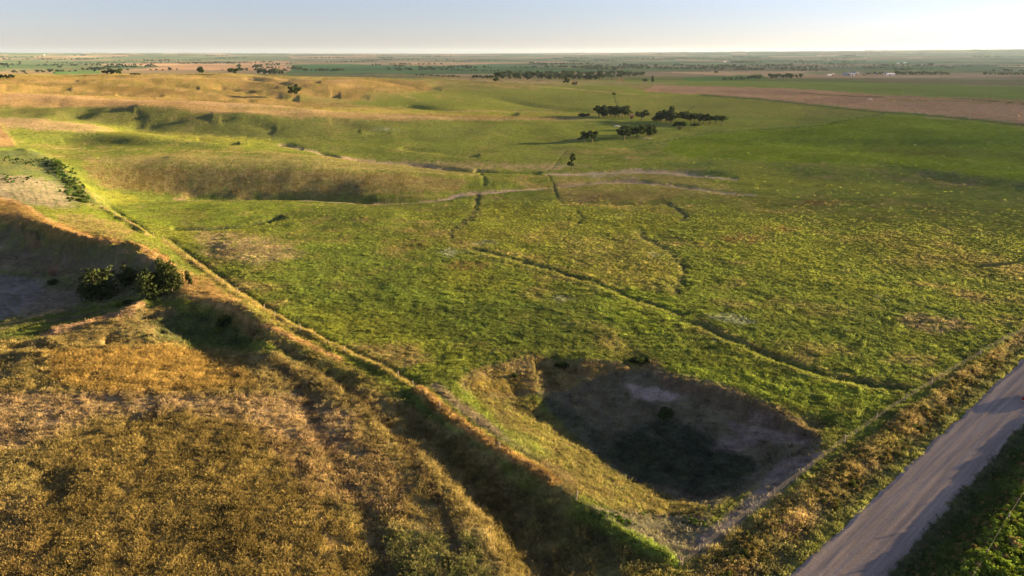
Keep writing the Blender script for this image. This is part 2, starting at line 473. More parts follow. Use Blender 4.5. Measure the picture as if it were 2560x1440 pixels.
for ln, w_, d_ in (([(620,196),(700,206),(770,214)], 16, 2.2), ([(350,202),(420,212),(500,222)], 18, 2.4), ([(0,222),(90,226),(180,224)], 16, 1.8), ([(600,262),(700,262),(800,266)], 12, 1.6),
                   ([(420,243),(520,247),(640,256)], 12, 1.8), ([(830,232),(880,236),(930,246)], 14, 2.2), ([(690,196),(740,199),(800,204)], 14, 1.8), ([(960,205),(1020,214),(1060,224)], 16, 2.4),
                   ([(480,345),(540,352),(600,356)], 10, 1.4), ([(700,318),(800,322),(900,326)], 12, .9), ([(620,360),(690,368),(760,372)], 8, 1.0), ([(240,392),(330,396),(420,396)], 7, .7),
                   ([(560,300),(640,312),(700,330)], 14, 1.2), ([(820,302),(900,318),(960,336)], 14, 1.0), ([(330,284),(350,300),(345,320)], 12, 1.5)):
    z_trench(ln, w_, d_, wob=w_ * .3)
# small pit by the road fence, cut banks round the pond
z_trench([(2040,1052),(2062,1052)], 5.0, 1.5, curved=False, taper=False)
z_trench([(1330,903),(1400,900),(1450,908)], 3.2, 1.1, wob=.8)
z_trench([(1565,908),(1600,900),(1625,893)], 3.5, 1.2, wob=.6)
z_trench([(1285,935),(1290,945)], 3.2, 1.2, curved=False, taper=False)
z_trench([(1390,925),(1420,930)], 5.0, 1.1, curved=False, taper=False)
# furrows of the left field beside the strip
z_trench([(690,905),(760,980),(790,1060),(860,1180),(930,1330),(960,1500)], 5.5, .32, wob=.6)
z_trench([(830,935),(930,1020),(1010,1110),(1090,1240),(1130,1400)], 5.0, .25, wob=.6)
z_trench([(600,790),(690,850),(800,915),(900,960)], 4.5, .8, wob=.6)
z_trench([(40,985),(200,995),(330,1003),(500,1000),(700,990)], 1.0, .14)
z_trench([(150,1095),(260,1060),(400,1040)], 5, .5)
z_trench([(100,1180),(140,1215),(150,1260)], 5, .5)
# the west strip: a low grassy berm with a trail beside it
WEST = [(50,372),(100,392),(140,412),(175,445),(205,470),(245,515)]
STRIP = [(402,598),(450,632),(500,668),(560,712),(620,752),(700,800),(800,850),(900,898),(1000,945),(1040,970),(1100,1022),(1180,1080),(1280,1145),(1400,1222),(1520,1308),(1620,1370),(1700,1414)]
z_trench(STRIP[1:9], 2.6, -.55, wob=.3)
z_trench([(p[0] + 14, p[1] - 6) for p in STRIP[:10]], 2.2, .55, wob=.3)
z_trench(STRIP[9:], 3.2, -.6, wob=.6)
z_trench([(255,518),(300,545),(340,568),(372,592)], 3.5, -.9)
z_trench([(268,512),(312,542),(352,566),(382,590)], 3.0, .7)
z_trench(WEST, 9, -1.2)

# the eroded hill on the left: crest, basin, banks
HILLC = [
 ([(-100,575),(30,575),(100,590),(180,622)], 5, .9),
 ([(10,575),(55,568)], 3.4, -2.2),
 ([(60,605),(92,596)], 3.6, -2.8),
 ([(165,634),(200,627)], 3.0, -2.2),
 ([(270,636),(320,622),(365,628)], 3.6, -2.0),
 ([(290,658),(350,652),(405,664)], 3.4, -1.9),
 ([(-80,850),(0,832),(80,816),(170,800),(260,780),(335,762)], 2.6, .9),
 ([(120,834),(200,813),(260,793),(330,776),(362,760)], 5.0, -1.0),
 ([(290,800),(350,790),(400,788)], 5, 1.2),
 ([(250,845),(340,838),(420,832)], 4, 1.0),
 ([(320,852),(370,850),(392,860)], 1.6, -.5),
 ([(300,832),(350,828),(390,838)], 2.0, -.7),
 ([(230,812),(280,806),(340,800)], 1.8, -.5),
 ([(120,845),(140,862),(170,872)], 2.4, -.5),
 ([(0,872),(60,868),(100,875)], 3, .6),
 ([(100,862),(130,868)], 2.0, .5),
 ([(40,888),(90,886),(120,892)], 1.8, -.4),
 ([(470,760),(520,778),(570,800),(600,830)], 5.0, 1.0),
 ([(440,800),(520,838),(610,845),(640,850)], 7.0, .8),
]
for pts, w, d in HILLC:
    z_trench(pts, w, d, wob=w * .25)

# ------------------------------------------------------------------ undulation and tussocks
near_m = (RR < 1800)
amp = np.ones_like(Z)
und = fbm(GX, GY, 70, 3, 101)
Z += near_m * (0.60 - .38 * smooth(220, 400, RR)) * und * smooth(60, 220, RR)
_l = lodw(22.0)
Z += (0.30 - .14 * smooth(280, 420, RR)) * _l * fbm(GX, GY * 1.0, 20, 3, 131) * smooth(60, 140, RR) * (1 - smooth(1200, 1800, RR))
_l = lodw(7.0)
Z += 0.16 * _l * fbm(GX, GY, 6.5, 3, 151)
_l = lodw(2.0)
Z += 0.10 * _l * fbm(GX, GY, 1.9, 2, 171)

hillm = smooth(7, 14, Z0) * (RR < 1500) * (GY > 300)
Z += hillm * (3.6 * fbm(GX, GY * 3.0, 190, 3, 181) + 1.8 * np.abs(fbm(GX * .8 + GY * .5, GY * 2.2, 120, 3, 191)))
_l = lodw(45.0)
midm = smooth(330, 450, RR) * (RR < 1600) * _l
Z += midm * .8 * fbm(GX, GY * 2.2, 48, 2, 195)

# the dry pond: a gentle side toward the strip, steep cut banks on the far and east sides
def _w0(P): return [unproj(p[0], p[1], .1) for p in P]
P_W = _w0([(1800,1342),(1740,1385),(1640,1345),(1540,1285),(1450,1232),(1350,1165),(1250,1095),(1160,1035),(1125,1000),(1140,960),(1200,925),(1330,896),(1450,896),(1560,902),(1622,897)])
P_N = _w0([(1622,897),(1640,912),(1656,938),(1700,948),(1750,956),(1800,970),(1850,986),(1900,1008),(1950,1033),(2000,1062),(2050,1090),(2085,1122)])
P_E = _w0([(2085,1122),(2010,1190),(1900,1268),(1800,1342)])
_mm = (GX > -30) & (GX < 80) & (GY > 60) & (GY < 150)
_qx = GX[_mm] + .55 * fbm(GX[_mm], GY[_mm], 2.6, 3, 641); _qy = GY[_mm] + .55 * fbm(GX[_mm], GY[_mm], 2.6, 3, 643)
_ins = poly_sd(_qx, _qy, P_W + P_N[1:] + P_E[1:]) < 0
_dw = seg_dist(_qx, _qy, P_W)[0]; _dn = seg_dist(_qx, _qy, P_N)[0]; _de = seg_dist(_qx, _qy, P_E)[0]
_dep = 5.3 * np.clip(_dw / 15.0, 0, 1) ** .95 * (.45 * smooth(0, 1.4, _dn) + .55 * smooth(0, 10.0, _dn)) * smooth(-1.5, 13.0, _de)
Z[_mm] -= np.where(_ins, _dep * (1 + .06 * fbm(GX[_mm], GY[_mm], 9, 2, 647)), 0)
Z0_ = Z0.copy(); Z0_[_mm] -= np.where(_ins, _dep, 0)
AU, AV = proj(GX, GY, Z0_); AU = np.where(FRONT, AU, -9999.0); AV = np.where(FRONT, AV, 3000.0)
WU[_mm] = AU[_mm] + 8 * fbm(GX[_mm], GY[_mm], 4, 3, 651); WV[_mm] = AV[_mm] + 5 * fbm(GX[_mm], GY[_mm], 4, 3, 653)
# rough eroded floor of the ravine
_rv = smooth(-400, 0, AU) * (1 - smooth(380, 460, AU)) * smooth(600, 640, AV) * (1 - smooth(770, 800, AV)) * (RR > 140) * (RR < 260)
Z += _rv * (.9 * np.abs(fbm(GX * .8, GY * 1.4, 9, 4, 661)) + .35 * fbm(GX, GY, 3.2, 2, 663))

# the road: a level band with a graded crown, ditches and banks
def road_frame(x, y):
    """along, across (positive to the south-east) of the road's centre line, in metres"""
    ax, ay = unproj(1987, 1440); bx, by = unproj(2560, 903)
    L = math.hypot(bx - ax, by - ay); dx, dy = (bx - ax) / L, (by - ay) / L
    s = (x - ax) * dx + (y - ay) * dy
    c = (x - ax) * dy - (y - ay) * dx
    return s, c - 3.5
RD_S, RD_C = road_frame(GX, GY)
_w1 = 0.5 * fbm(RD_S, RD_C * 0 + 3.0, 9.0, 3, 61)
road_z = 0.25 + 0.10 * fbm(RD_S, RD_S * 0, 60, 2, 63)
inroad = (RR < 600) & (GX > 0)
ac = np.abs(RD_C)
prof = np.where(RD_C < 0,
     -0.35 * np.exp(-((ac - 6.2) / 1.7) ** 2) + 0.35 * np.exp(-((ac - 9.6) / 1.5) ** 2) ,
     -0.25 * np.exp(-((ac - 5.6) / 1.4) ** 2) + 1.5 * smooth(6.0, 10.5, ac))
blend = 1 - smooth(4.0, 12.0, ac)
blend = np.where(inroad, blend, 0)
zr = road_z + 0.06 * (1 - np.clip(ac / 3.6, 0, 1) ** 2) - 0.10
Z = Z * (1 - blend) + zr * blend + np.where(inroad, prof, 0) * (1 - smooth(9, 16, ac) * (RD_C < 0)) * (1 - smooth(10, 30, ac) * (RD_C > 0)*.4)
_onroad = inroad & (ac < 3.9)
Z = np.where(_onroad, road_z - 0.12, Z)

def ground(x, y):
    return gsample(Z, x, y)

def at(px, py):
    """the point of the ground seen at a picture position"""
    return hit(px, py, Z)

# ------------------------------------------------------------------ ground cover
GREEN = (.112, .150, .018); LUSH = (.140, .205, .014); OLIVE = (.150, .145, .028); YGREEN = (.185, .205, .020)
GOLD = (.31, .215, .085); TAN = (.33, .24, .145); BROWN = (.150, .098, .042); DKGREEN = (.040, .068, .014)
SAND = (.36, .28, .21); RED = (.19, .085, .05); STRAW = (.27, .205, .085); CROP = (.045, .105, .030); GREYG = (.12, .15, .085)
PLOUGH = (.25, .165, .105); OCHRE = (.225, .182, .068); BARE = (.22, .18, .15)
C = np.zeros(GX.shape + (3,)); C[:] = GREEN
DRY = np.zeros(GX.shape)            # 1 = dry grass, for the choice of tufts
BALD = np.zeros(GX.shape)           # 1 = bare ground, no tufts
TALL = np.zeros(GX.shape)           # 1 = tall stand

def _mixin(m, a, col, dry=None, bald=None, tall=None):
    a = a[..., None]
    C[m] = C[m] * (1 - a) + np.array(col) * a
    a = a[..., 0]
    for A, v in ((DRY, dry), (BALD, bald), (TALL, tall)):
        if v is not None:
            A[m] = A[m] * (1 - a) + v * a

def p_poly(pts, col, op=1.0, soft=10.0, mottle=0.0, ms=(26, 9), seed=0, **kw):
    xs = [p[0] for p in pts]; ys = [p[1] for p in pts]
    pad = soft + 30
    m = (AU > min(xs) - pad) & (AU < max(xs) + pad) & (AV > min(ys) - pad * .6) & (AV < max(ys) + pad * .6) & FRONT
    if not m.any(): return
    d = poly_sd(WU[m], WV[m] * 2.0, [(p[0], p[1] * 2.0) for p in pts])
    a = 1 - smooth(-soft, soft, d)
    if mottle:
        n = fbm(AU[m] / ms[0], AV[m] / ms[1], 1.0, 3, 300 + seed)
        a = a * np.clip(1 - mottle * (0.5 - n * 1.2), 0, 1)
    _mixin(m, a * op, col, **kw)

def p_line(pts, w, col, op=1.0, soft=0.6, warp=0.4, curved=True, mottle=0.0, seed=0, **kw):
    P = curve(pts, 5) if curved else pts
    xs = [p[0] for p in P]; ys = [p[1] for p in P]
    pad = w * 2 + 12
    m = (AU > min(xs) - pad) & (AU < max(xs) + pad) & (AV > min(ys) - pad) & (AV < max(ys) + pad) & FRONT
    if not m.any(): return
    u = AU[m] * (1 - warp) + WU[m] * warp; v = AV[m] * (1 - warp) + WV[m] * warp
    d, t, s = seg_dist(u, v * 1.6, [(p[0], p[1] * 1.6) for p in P])
    a = 1 - smooth(w * (0.5 - soft * .5), w * (0.5 + soft * .5) + .6, d)
    a = a * smooth(-.001, .03, t) * (1 - smooth(.97, 1.001, t))
    if mottle:
        a = a * np.clip(1 - mottle * (0.5 - 1.2 * fbm(AU[m] / 20.0, AV[m] / 8.0, 1.0, 3, 400 + seed)), 0, 1)
    _mixin(m, a * op, col, **kw)

# base pasture, mottled in world space with green, olive and straw
n1 = fbm(GX, GY, 55, 4, 201); n2 = fbm(GX, GY, 14, 3, 211); n3 = fbm(GX, GY, 160, 3, 221)
nearw = 1 - smooth(500, 1500, RR)
def blendall(col, a, **kw):
    m = np.ones(GX.shape, bool)
    _mixin(m, np.clip(a, 0, 1).ravel() if False else np.clip(a, 0, 1)[m], col, **kw)
blendall(OLIVE, 0.55 * smooth(-.1, .6, n1 + .4 * n2), dry=.3)
blendall(STRAW, 0.35 * smooth(.15, .8, n2 + .5 * n1), dry=.6)
blendall(YGREEN, 0.45 * smooth(.0, .7, -n1 + .5 * n3))
blendall(DKGREEN, 0.30 * smooth(.15, .8, -n2))

# far country behind y 196
farm = smooth(1500, 2300, RR) * (Z0 < 12)
cell = 780.0
rot = 0.30
fx = (GX * math.cos(rot) + GY * math.sin(rot)); fy = (-GX * math.sin(rot) + GY * math.cos(rot))
fx = fx + 60 * fbm(GX, GY, 2200, 2, 501); fy = fy + 60 * fbm(GX, GY, 2200, 2, 511)
ci = np.floor(fx / (cell * 1.6)).astype(np.int64); cj = np.floor(fy / cell).astype(np.int64)
hsh = _hash(ci, cj, 77).astype(np.float64) / 4294967296.0
pal = np.array([CROP, (.06,.12,.035), (.11,.12,.05), (.13,.13,.06), PLOUGH, (.10,.10,.045), (.26,.19,.11), (.05,.10,.03), (.12,.14,.06), (.17,.14,.08), (.07,.105,.04), (.15,.13,.07)])
pal = pal * 1.3
pc = pal[(hsh * len(pal)).astype(int) % len(pal)]
a = farm[..., None]
C = C * (1 - a) + pc * a
# tone drifts inside the far fields
dr = fbm(GX, GY, 500, 4, 521)
C *= (1 + .35 * farm * dr)[..., None]

# hills on the left: gold above, greener olive on the slopes, darkened to deepen their shade
p_poly([(-800,186),(0,188),(600,187),(1000,200),(1250,210),(1350,222),(1200,222),(1080,226),(1000,232),(960,250),(860,256),(1000,275),(1250,290),(1500,292),(1480,300),(1200,298),(900,285),(600,277),(400,270),(100,262),(-800,262)], GOLD, .9, 14, .35, dry=1.0, tall=.4, seed=1)
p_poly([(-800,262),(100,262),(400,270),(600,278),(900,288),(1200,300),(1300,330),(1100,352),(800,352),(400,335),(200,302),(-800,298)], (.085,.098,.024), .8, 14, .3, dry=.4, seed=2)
p_poly([(-800,232),(0,236),(300,248),(600,262),(850,276),(1050,290),(1250,298),(1000,301),(700,290),(400,270),(0,262),(-800,262)], (.36,.25,.12), .8, 8, .2, dry=1.0, seed=3)
p_poly([(-800,291),(0,292),(120,300),(230,312),(280,325),(200,326),(60,318),(0,320),(-800,322)], TAN, .85, 8, .3, dry=1.0, seed=4)
p_poly([(60,322),(300,336),(520,345),(640,352),(500,366),(300,362),(120,350),(30,340)], (.075,.095,.022), .6, 12, .4, seed=52)
p_poly([(230,320),(420,330),(620,345),(700,355),(400,352),(260,336)], YGREEN, .55, 12, .3, seed=5)
p_poly([(200,200),(420,208),(560,222),(700,238),(560,240),(400,226),(200,212)], OLIVE, .45, 12, .4, dry=.7, seed=6)
p_poly([(220,212),(400,222),(520,240),(400,240),(240,226)], BROWN, .5, 12, .3, dry=.8, seed=7)
p_poly([(700,240),(860,244),(960,262),(860,262),(720,252)], GREEN, .6, 8, .3, seed=8)
p_poly([(930,228),(1010,236),(1200,258),(1350,272),(1200,284),(1000,274),(880,262)], (.13,.16,.024), .8, 10, .3, seed=9)
p_poly([(1060,205),(1170,208),(1260,216),(1480,228),(1560,236),(1580,262),(1450,272),(1250,262),(1120,240)], (.14,.165,.026), .85, 10, .35, seed=10)
p_poly([(560,264),(900,268),(1200,276),(1500,285),(1500,292),(1200,288),(900,284),(700,276)], YGREEN, .6, 8, .3, dry=.4, seed=11)
p_line([(0,238),(300,250),(600,264),(900,286),(1200,296),(1450,300)], 4, (.38,.27,.15), .7, dry=1.)
p_line([(600,264),(900,268),(1200,277),(1500,283)], 3, STRAW, .6)
for q, (ln, w_, col_, op_) in enumerate([  # lit crest lines painted in gold, shaded slopes in olive
 ([(-200,203),(0,205),(180,203),(330,214),(470,228),(560,243)], 4, (.40,.29,.14), .6), ([(0,220),(160,222),(300,232),(470,250)], 3, (.38,.27,.12), .6),
 ([(240,196),(480,197),(700,196),(900,203)], 3, (.40,.29,.15), .6), ([(560,200),(760,204),(860,212),(960,228),(1050,250)], 3.5, (.38,.27,.13), .6),
 ([(0,246),(260,250),(520,262),(760,272)], 4, (.40,.29,.16), .6), ([(1080,204),(1250,212),(1420,222),(1600,236)], 2.5, (.30,.24,.10), .7),
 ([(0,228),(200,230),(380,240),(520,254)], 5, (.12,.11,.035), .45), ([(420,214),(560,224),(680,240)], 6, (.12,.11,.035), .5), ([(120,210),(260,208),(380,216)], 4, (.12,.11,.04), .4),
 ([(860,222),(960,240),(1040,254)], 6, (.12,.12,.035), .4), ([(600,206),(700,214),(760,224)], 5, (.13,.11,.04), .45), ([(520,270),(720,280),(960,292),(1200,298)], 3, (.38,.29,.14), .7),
 ([(140,378),(420,376),(700,384),(900,400)], 3, (.30,.25,.09), .6), ([(200,404),(500,412),(800,418),(1020,428),(1200,438)], 5, (.33,.26,.10), .6), ([(120,372),(330,366)], 2.5, (.34,.27,.12), .6),
 ([(60,322),(300,330),(520,338),(700,350)], 3.5, (.24,.24,.05), .6)]):
    p_line(ln, w_, col_, op_, mottle=.4, seed=500 + q, dry=.9)
# hillside above the creek
p_poly([(180,392),(500,385),(900,398),(1100,412),(1250,425),(1150,432),(900,424),(500,412),(230,408)], (.20,.175,.06), .7, 12, .35, dry=.9, seed=12)
p_poly([(200,412),(500,418),(800,426),(1050,436),(1180,452),(1150,474),(1000,484),(800,488),(450,486),(260,470)], (.19, .14, .055), .75, 12, .45, dry=.9, tall=.2, seed=13)
p_poly([(500,420),(800,428),(1000,436),(1150,448),(1000,458),(760,450),(560,440)], OCHRE, .6, 12, .6, dry=.9, seed=14)
p_poly([(700,352),(1200,345),(1400,352),(1500,420),(1200,420),(1000,402),(800,385)], (.125,.155,.024), .5, 14, .3, seed=15)
p_poly([(1000,400),(1180,404),(1370,410),(1480,412),(1380,424),(1200,421),(1030,414)], TAN, .5, 8, .7, dry=.8, seed=16)
p_poly([(1380,432),(1700,434),(1880,480),(1600,500),(1400,500)], OCHRE, .45, 14, .5, dry=.6, seed=17)
p_poly([(1400,478),(1680,480),(1690,504),(1400,504)], (.12,.10,.03), .5, 10, .3, seed=18)
p_poly([(250,475),(330,486),(370,505),(280,510)], YGREEN, .7, 8, .2, seed=19)
p_poly([(160,515),(340,520),(520,508),(800,508),(830,515),(700,536),(560,560),(430,568),(340,560),(250,548)], LUSH, .6, 12, .45, seed=20)
p_poly([(140,532),(260,542),(350,580),(300,600),(200,585),(150,560)], OCHRE, .75, 10, .5, dry=.8, seed=21)
p_poly([(700,350),(1100,300),(1440,300),(1500,345),(1100,365)], (.12,.16,.02), .5, 16, .3, seed=51)
# creek beds
p_line([(830,499),(950,504),(1060,500),(1110,495),(1150,484),(1200,478),(1290,473),(1385,469)], 6, SAND, .85, bald=1, mottle=.3)
p_line([(1385,460),(1460,455),(1560,450),(1620,455),(1700,466)], 5, TAN, .7, bald=.7, mottle=.5)
p_line([(430,496),(470,500),(600,499),(740,500),(840,501)], 4.5, TAN, .7, bald=.8, mottle=.4)
p_line([(440,500),(465,492),(470,488)], 6, (.33,.2,.14), .8, bald=1)
p_line([(1370,434),(1450,434),(1530,428),(1600,424),(1680,430),(1720,434)], 6, SAND, .8, bald=1, mottle=.4)
p_line([(1700,466),(1800,478),(1860,486)], 3, TAN, .6, bald=.6)
p_line([(760,372),(850,392),(1000,407),(1050,418)], 4, TAN, .55, bald=.5, mottle=.5)
p_line([(1480,443),(1560,441),(1600,447),(1560,447)], 5, BARE, .4, mottle=.4)
p_line([(600,340),(760,370)], 2, DKGREEN, .4)
p_line([(1540,426),(1600,422),(1730,434)], 3, SAND, .5)
p_line(CREEK_LO[8:], 5, (.36,.29,.20), .8, bald=1, warp=.3, mottle=.2)
p_line([(690,356),(780,374),(850,393),(1000,406),(1150,426)], 4, (.40,.31,.21), .85, bald=1, warp=.3, mottle=.15)
p_line([(p[0], p[1] + 4) for p in CREEK_UP2], 8, (.42,.33,.24), .85, bald=1, warp=.3, mottle=.15)
p_line([(p[0], p[1] + 3) for p in CREEK_LO[2:12]], 8, (.42,.33,.24), .85, bald=1, warp=.3, mottle=.1)
# right side: crop field, ploughland, far strips
p_poly([(1690,345),(1880,322),(2040,312),(2130,296),(2220,284),(2300,288),(2560,318),(3400,360),(3400,520),(2560,452),(2350,432),(2200,410),(1950,405),(1800,400),(1650,380)], LUSH, .85, 10, .25, seed=22, bald=.75)
p_poly([(1900,330),(2100,322),(2560,330),(3300,345),(3300,352),(2560,340),(2100,333),(1950,342)], (.13,.19,.02), .8, 6, .2, seed=23, bald=.75)
p_poly([(1850,345),(2050,342),(2250,350),(2500,352),(2300,366),(2000,362)], (.055,.095,.02), .55, 14, .4, seed=24, bald=.75)
p_poly([(2100,370),(2400,372),(2560,380),(2560,400),(2300,392)], (.10,.085,.03), .4, 14, .5, seed=25, bald=.75)
p_line([(1560,372),(1690,348),(1760,335),(1900,322),(2050,314),(2140,296),(2215,284)], 2.5, DKGREEN, .7)
p_poly([(2180,405),(2560,455),(3300,500),(3300,520),(2560,468)], (.055,.085,.022), .5, 6, .3, seed=26)
p_poly([(1440,290),(1800,292),(2050,296),(2140,296),(2050,312),(1880,320),(1700,342),(1560,345),(1450,330)], (.13,.175,.02), .6, 10, .3, seed=27)
p_poly([(1560,240),(1800,245),(2100,268),(2200,284),(2120,296),(1900,292),(1600,290),(1480,285),(1500,255)], (.155,.17,.028), .75, 8, .3, dry=.4, seed=28)
# far strips right
p_poly([(1560,192),(1900,196),(2560,200),(3300,210),(3300,262),(2560,256),(2200,236),(1900,222),(1600,216)], (.105,.16,.024), .85, 6, .4, seed=29)
p_poly([(1560,214),(1720,214),(1900,219),(2060,226),(2210,238),(2560,250),(3400,290),(3400,340),(2560,308),(2360,288),(2200,277),(2060,262),(1900,247),(1760,236),(1620,230)], (.38,.235,.14), .95, 4, .2, dry=1, seed=30, bald=.75)
p_poly([(1640,217),(1900,222),(2040,230),(1960,240),(1800,230),(1650,226)], PLOUGH, .6, 8, .3, seed=31, bald=.75)
p_poly([(2000,246),(2200,243),(2120,262),(2020,254)], (.2,.12,.08), .5, 6, .3, seed=32, bald=.75)
p_poly([(2240,246),(2560,250),(2900,265),(2560,262),(2400,256),(2180,252)], OLIVE, .5, 5, .3, seed=33)
for k in range(7):
    yy = 250 + k * 7
    p_line([(2120 + k * 30, yy + 2), (2560, yy + 8 + k), (3200, yy + 40)], 2.0, (.38,.25,.17), .35, curved=False)
p_line([(1740,237),(1900,248),(2060,266),(2200,280),(2360,292),(2560,312),(3000,350)], 5, DKGREEN, .9, warp=.05)
p_line([(1900,246),(2060,261),(2200,275),(2400,291),(2560,306),(3000,340)], 2.5, (.24,.2,.13), .6, warp=.0)
p_line([(2000,232),(2120,240),(2210,243)], 1.8, DKGREEN, .9, warp=.05)
p_line([(2380,245),(2480,252),(2560,260)], 1.5, DKGREEN, .9, warp=.05)
p_poly([(2110,198),(2300,200),(2560,204),(3200,210),(3200,216),(2560,216),(2200,206)], (.20,.145,.08), .75, 4, .4, seed=34)
p_poly([(1700,194),(1840,188),(1900,184),(1920,196),(1860,202),(1720,203)], (.07,.17,.028), .85, 2, .1, seed=35)
p_poly([(1960,184),(2100,176),(2300,172),(2560,176),(3000,180),(3000,186),(2560,184),(2200,182)], (.085,.17,.04), .8, 2, .2, seed=36)
p_poly([(1550,170),(1700,168),(1780,172),(1720,178),(1560,177)], (.06,.15,.035), .8, 2, .1, seed=37)
p_poly([(1100,164),(1350,166),(1420,172),(1300,180),(1120,176)], (.055,.125,.035), .8, 2, .1, seed=38)
p_poly([(1010,156),(1270,156),(1250,160),(1040,162),(880,160)], (.40,.26,.16), .9, 2, .1, seed=39)
p_poly([(1380,150),(1560,152),(1720,152),(1700,158),(1450,158)], (.05,.13,.045), .7, 2, .1, seed=40)
p_poly([(350,168),(480,160),(640,163),(600,172),(420,173)], (.30,.2,.12), .8, 2, .2, seed=41)
p_poly([(-600,158),(150,158),(340,162),(420,168),(300,178),(-600,178)], (.055,.12,.038), .85, 2, .2, seed=42)
p_poly([(0,150),(200,150),(620,152),(600,158),(200,156),(0,156)], (.055,.11,.045), .7, 2, .2, seed=43)
p_poly([(130,178),(250,178),(250,186),(130,187)], (.06,.16,.03), .9, 2, .1, seed=44)
p_poly([(560,184),(1000,180),(1060,190),(1060,200),(860,192),(600,188)], (.10,.12,.045), .8, 4, .3, seed=45)
p_poly([(1050,192),(1300,194),(1560,205),(1700,208),(1620,216),(1400,214),(1200,205)], (.24,.18,.10), .75, 4, .4, dry=1, seed=46)
p_poly([(1350,205),(1560,205),(1640,212),(1600,232),(1500,225)], (.13,.165,.025), .6, 6, .3, seed=47)
p_poly([(2180,150),(2560,146),(2560,152),(2300,156)], (.06,.13,.045), .6, 2, .2, seed=48)
p_line([(2300,160),(2440,160),(2560,162)], 2.2, (.34,.25,.16), .8, warp=.1)
p_line([(1990,152),(2170,148)], 1.5, (.34,.25,.16), .7, warp=.1)
p_line([(1920,158),(2060,160)], 1.8, (.34,.25,.17), .7, warp=.1)
p_line([(1700,160),(1980,158)], 3, (.22,.17,.12), .6, warp=.2)

# pasture centre: yellow-green lower flat, straw patches, dark flecks
p_poly([(1250,510),(1680,512),(1700,560),(1620,600),(1700,700),(1560,720),(1200,620),(1140,590),(1200,540)], YGREEN, .45, 20, .4, dry=.3, seed=60)
p_poly([(1400,590),(1600,590),(1690,680),(1680,740),(1560,710),(1420,660)], OCHRE, .35, 24, .6, dry=.5, seed=61)
p_poly([(1740,510),(2250,530),(2600,560),(2600,660),(2200,660),(1760,640),(1720,560)], (.165,.19,.02), .45, 30, .4, seed=62)
p_poly([(1500,700),(1680,740),(1720,800),(1640,840),(1500,780)], LUSH, .6, 24, .3, seed=63)
p_poly([(700,600),(1100,640),(1130,760),(900,800),(720,720)], (.09,.14,.016), .5, 30, .5, seed=64)
p_poly([(900,700),(1500,740),(1560,820),(1300,860),(1000,830)], (.072,.12,.014), .5, 40, .5, seed=65)
p_poly([(1650,900),(2000,940),(2240,985),(2150,1080),(2050,1040),(1850,970),(1680,935)], LUSH, .5, 24, .4, seed=66)
p_poly([(1720,740),(2400,760),(2400,850),(2260,950),(1900,870),(1740,800)], (.095,.135,.018), .5, 40, .5, dry=.2, seed=67)
p_poly([(480,570),(700,600),(760,640),(640,660),(520,640)], TAN, .6, 24, .6, dry=1, bald=.4, seed=68)
p_poly([(870,862),(1040,862),(1080,905),(1000,920),(900,890)], STRAW, .7, 22, .5, dry=1, seed=69)
p_poly([(2260,782),(2400,800),(2440,825),(2330,832),(2250,810)], TAN, .5, 16, .7, dry=1, seed=70)
p_poly([(2250,880),(2340,890),(2330,920),(2200,905)], STRAW, .5, 18, .6, dry=1, seed=71)
for q, (a_, b_, w_, h_) in enumerate([(1170,664,70,12),(1850,598,60,14),(1950,572,60,7),(2062,507,58,4),(1690,474,26,4),(2040,504,30,3)]):
    p_poly([(a_ - w_, b_), (a_ - w_ * .4, b_ - h_), (a_ + w_ * .5, b_ - h_ * .8), (a_ + w_, b_), (a_ + w_ * .4, b_ + h_), (a_ - w_ * .5, b_ + h_ * .8)], RED, .5, 10, .75, seed=80 + q)
for q, (a_, b_, w_, h_) in enumerate([(1120,632,30,8),(1810,796,46,12),(1410,745,30,8),(1850,806,40,10),(1640,640,20,4),(2195,741,12,3),(1210,606,30,6),(960,322,30,4),(1500,438,50,4)]):
    p_poly([(a_ - w_, b_), (a_, b_ - h_), (a_ + w_, b_), (a_, b_ + h_)], (.26,.29,.22), .6, 10, .8, ms=(9, 4), seed=90 + q)
# gullies: straw lips, sunlit and shaded sides put into the colour
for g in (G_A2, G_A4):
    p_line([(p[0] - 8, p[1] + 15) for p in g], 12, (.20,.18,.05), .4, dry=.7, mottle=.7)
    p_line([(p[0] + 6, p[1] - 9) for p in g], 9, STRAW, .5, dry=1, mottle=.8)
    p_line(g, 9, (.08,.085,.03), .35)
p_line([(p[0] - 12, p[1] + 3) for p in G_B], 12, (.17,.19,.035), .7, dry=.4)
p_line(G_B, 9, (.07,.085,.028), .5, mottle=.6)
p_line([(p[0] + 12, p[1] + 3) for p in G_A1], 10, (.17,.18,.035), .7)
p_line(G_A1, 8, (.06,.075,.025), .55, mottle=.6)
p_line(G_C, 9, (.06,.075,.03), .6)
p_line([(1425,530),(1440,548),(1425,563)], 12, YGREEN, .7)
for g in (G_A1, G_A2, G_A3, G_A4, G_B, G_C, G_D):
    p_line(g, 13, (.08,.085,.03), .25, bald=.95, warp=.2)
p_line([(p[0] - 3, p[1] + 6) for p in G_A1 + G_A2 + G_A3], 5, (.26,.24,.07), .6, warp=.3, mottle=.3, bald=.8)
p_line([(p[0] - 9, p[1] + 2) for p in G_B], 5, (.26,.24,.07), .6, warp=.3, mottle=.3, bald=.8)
p_line([(1395,509),(1500,512),(1680,511)], 3, STRAW, .8, warp=.1)
p_line([(1370,437),(1385,460),(1388,480),(1395,500)], 2.8, (.05,.07,.02), .6, warp=.1)
p_line([(1420,375),(1400,395),(1380,422),(1340,430)], 2.2, (.05,.07,.02), .6, warp=.1)
p_line([(1445,372),(1420,390),(1390,418)], 2, (.05,.07,.02), .5, warp=.1)
p_line([(1535,240),(1543,262),(1570,282),(1590,292)], 2.5, DKGREEN, .8, warp=.1)
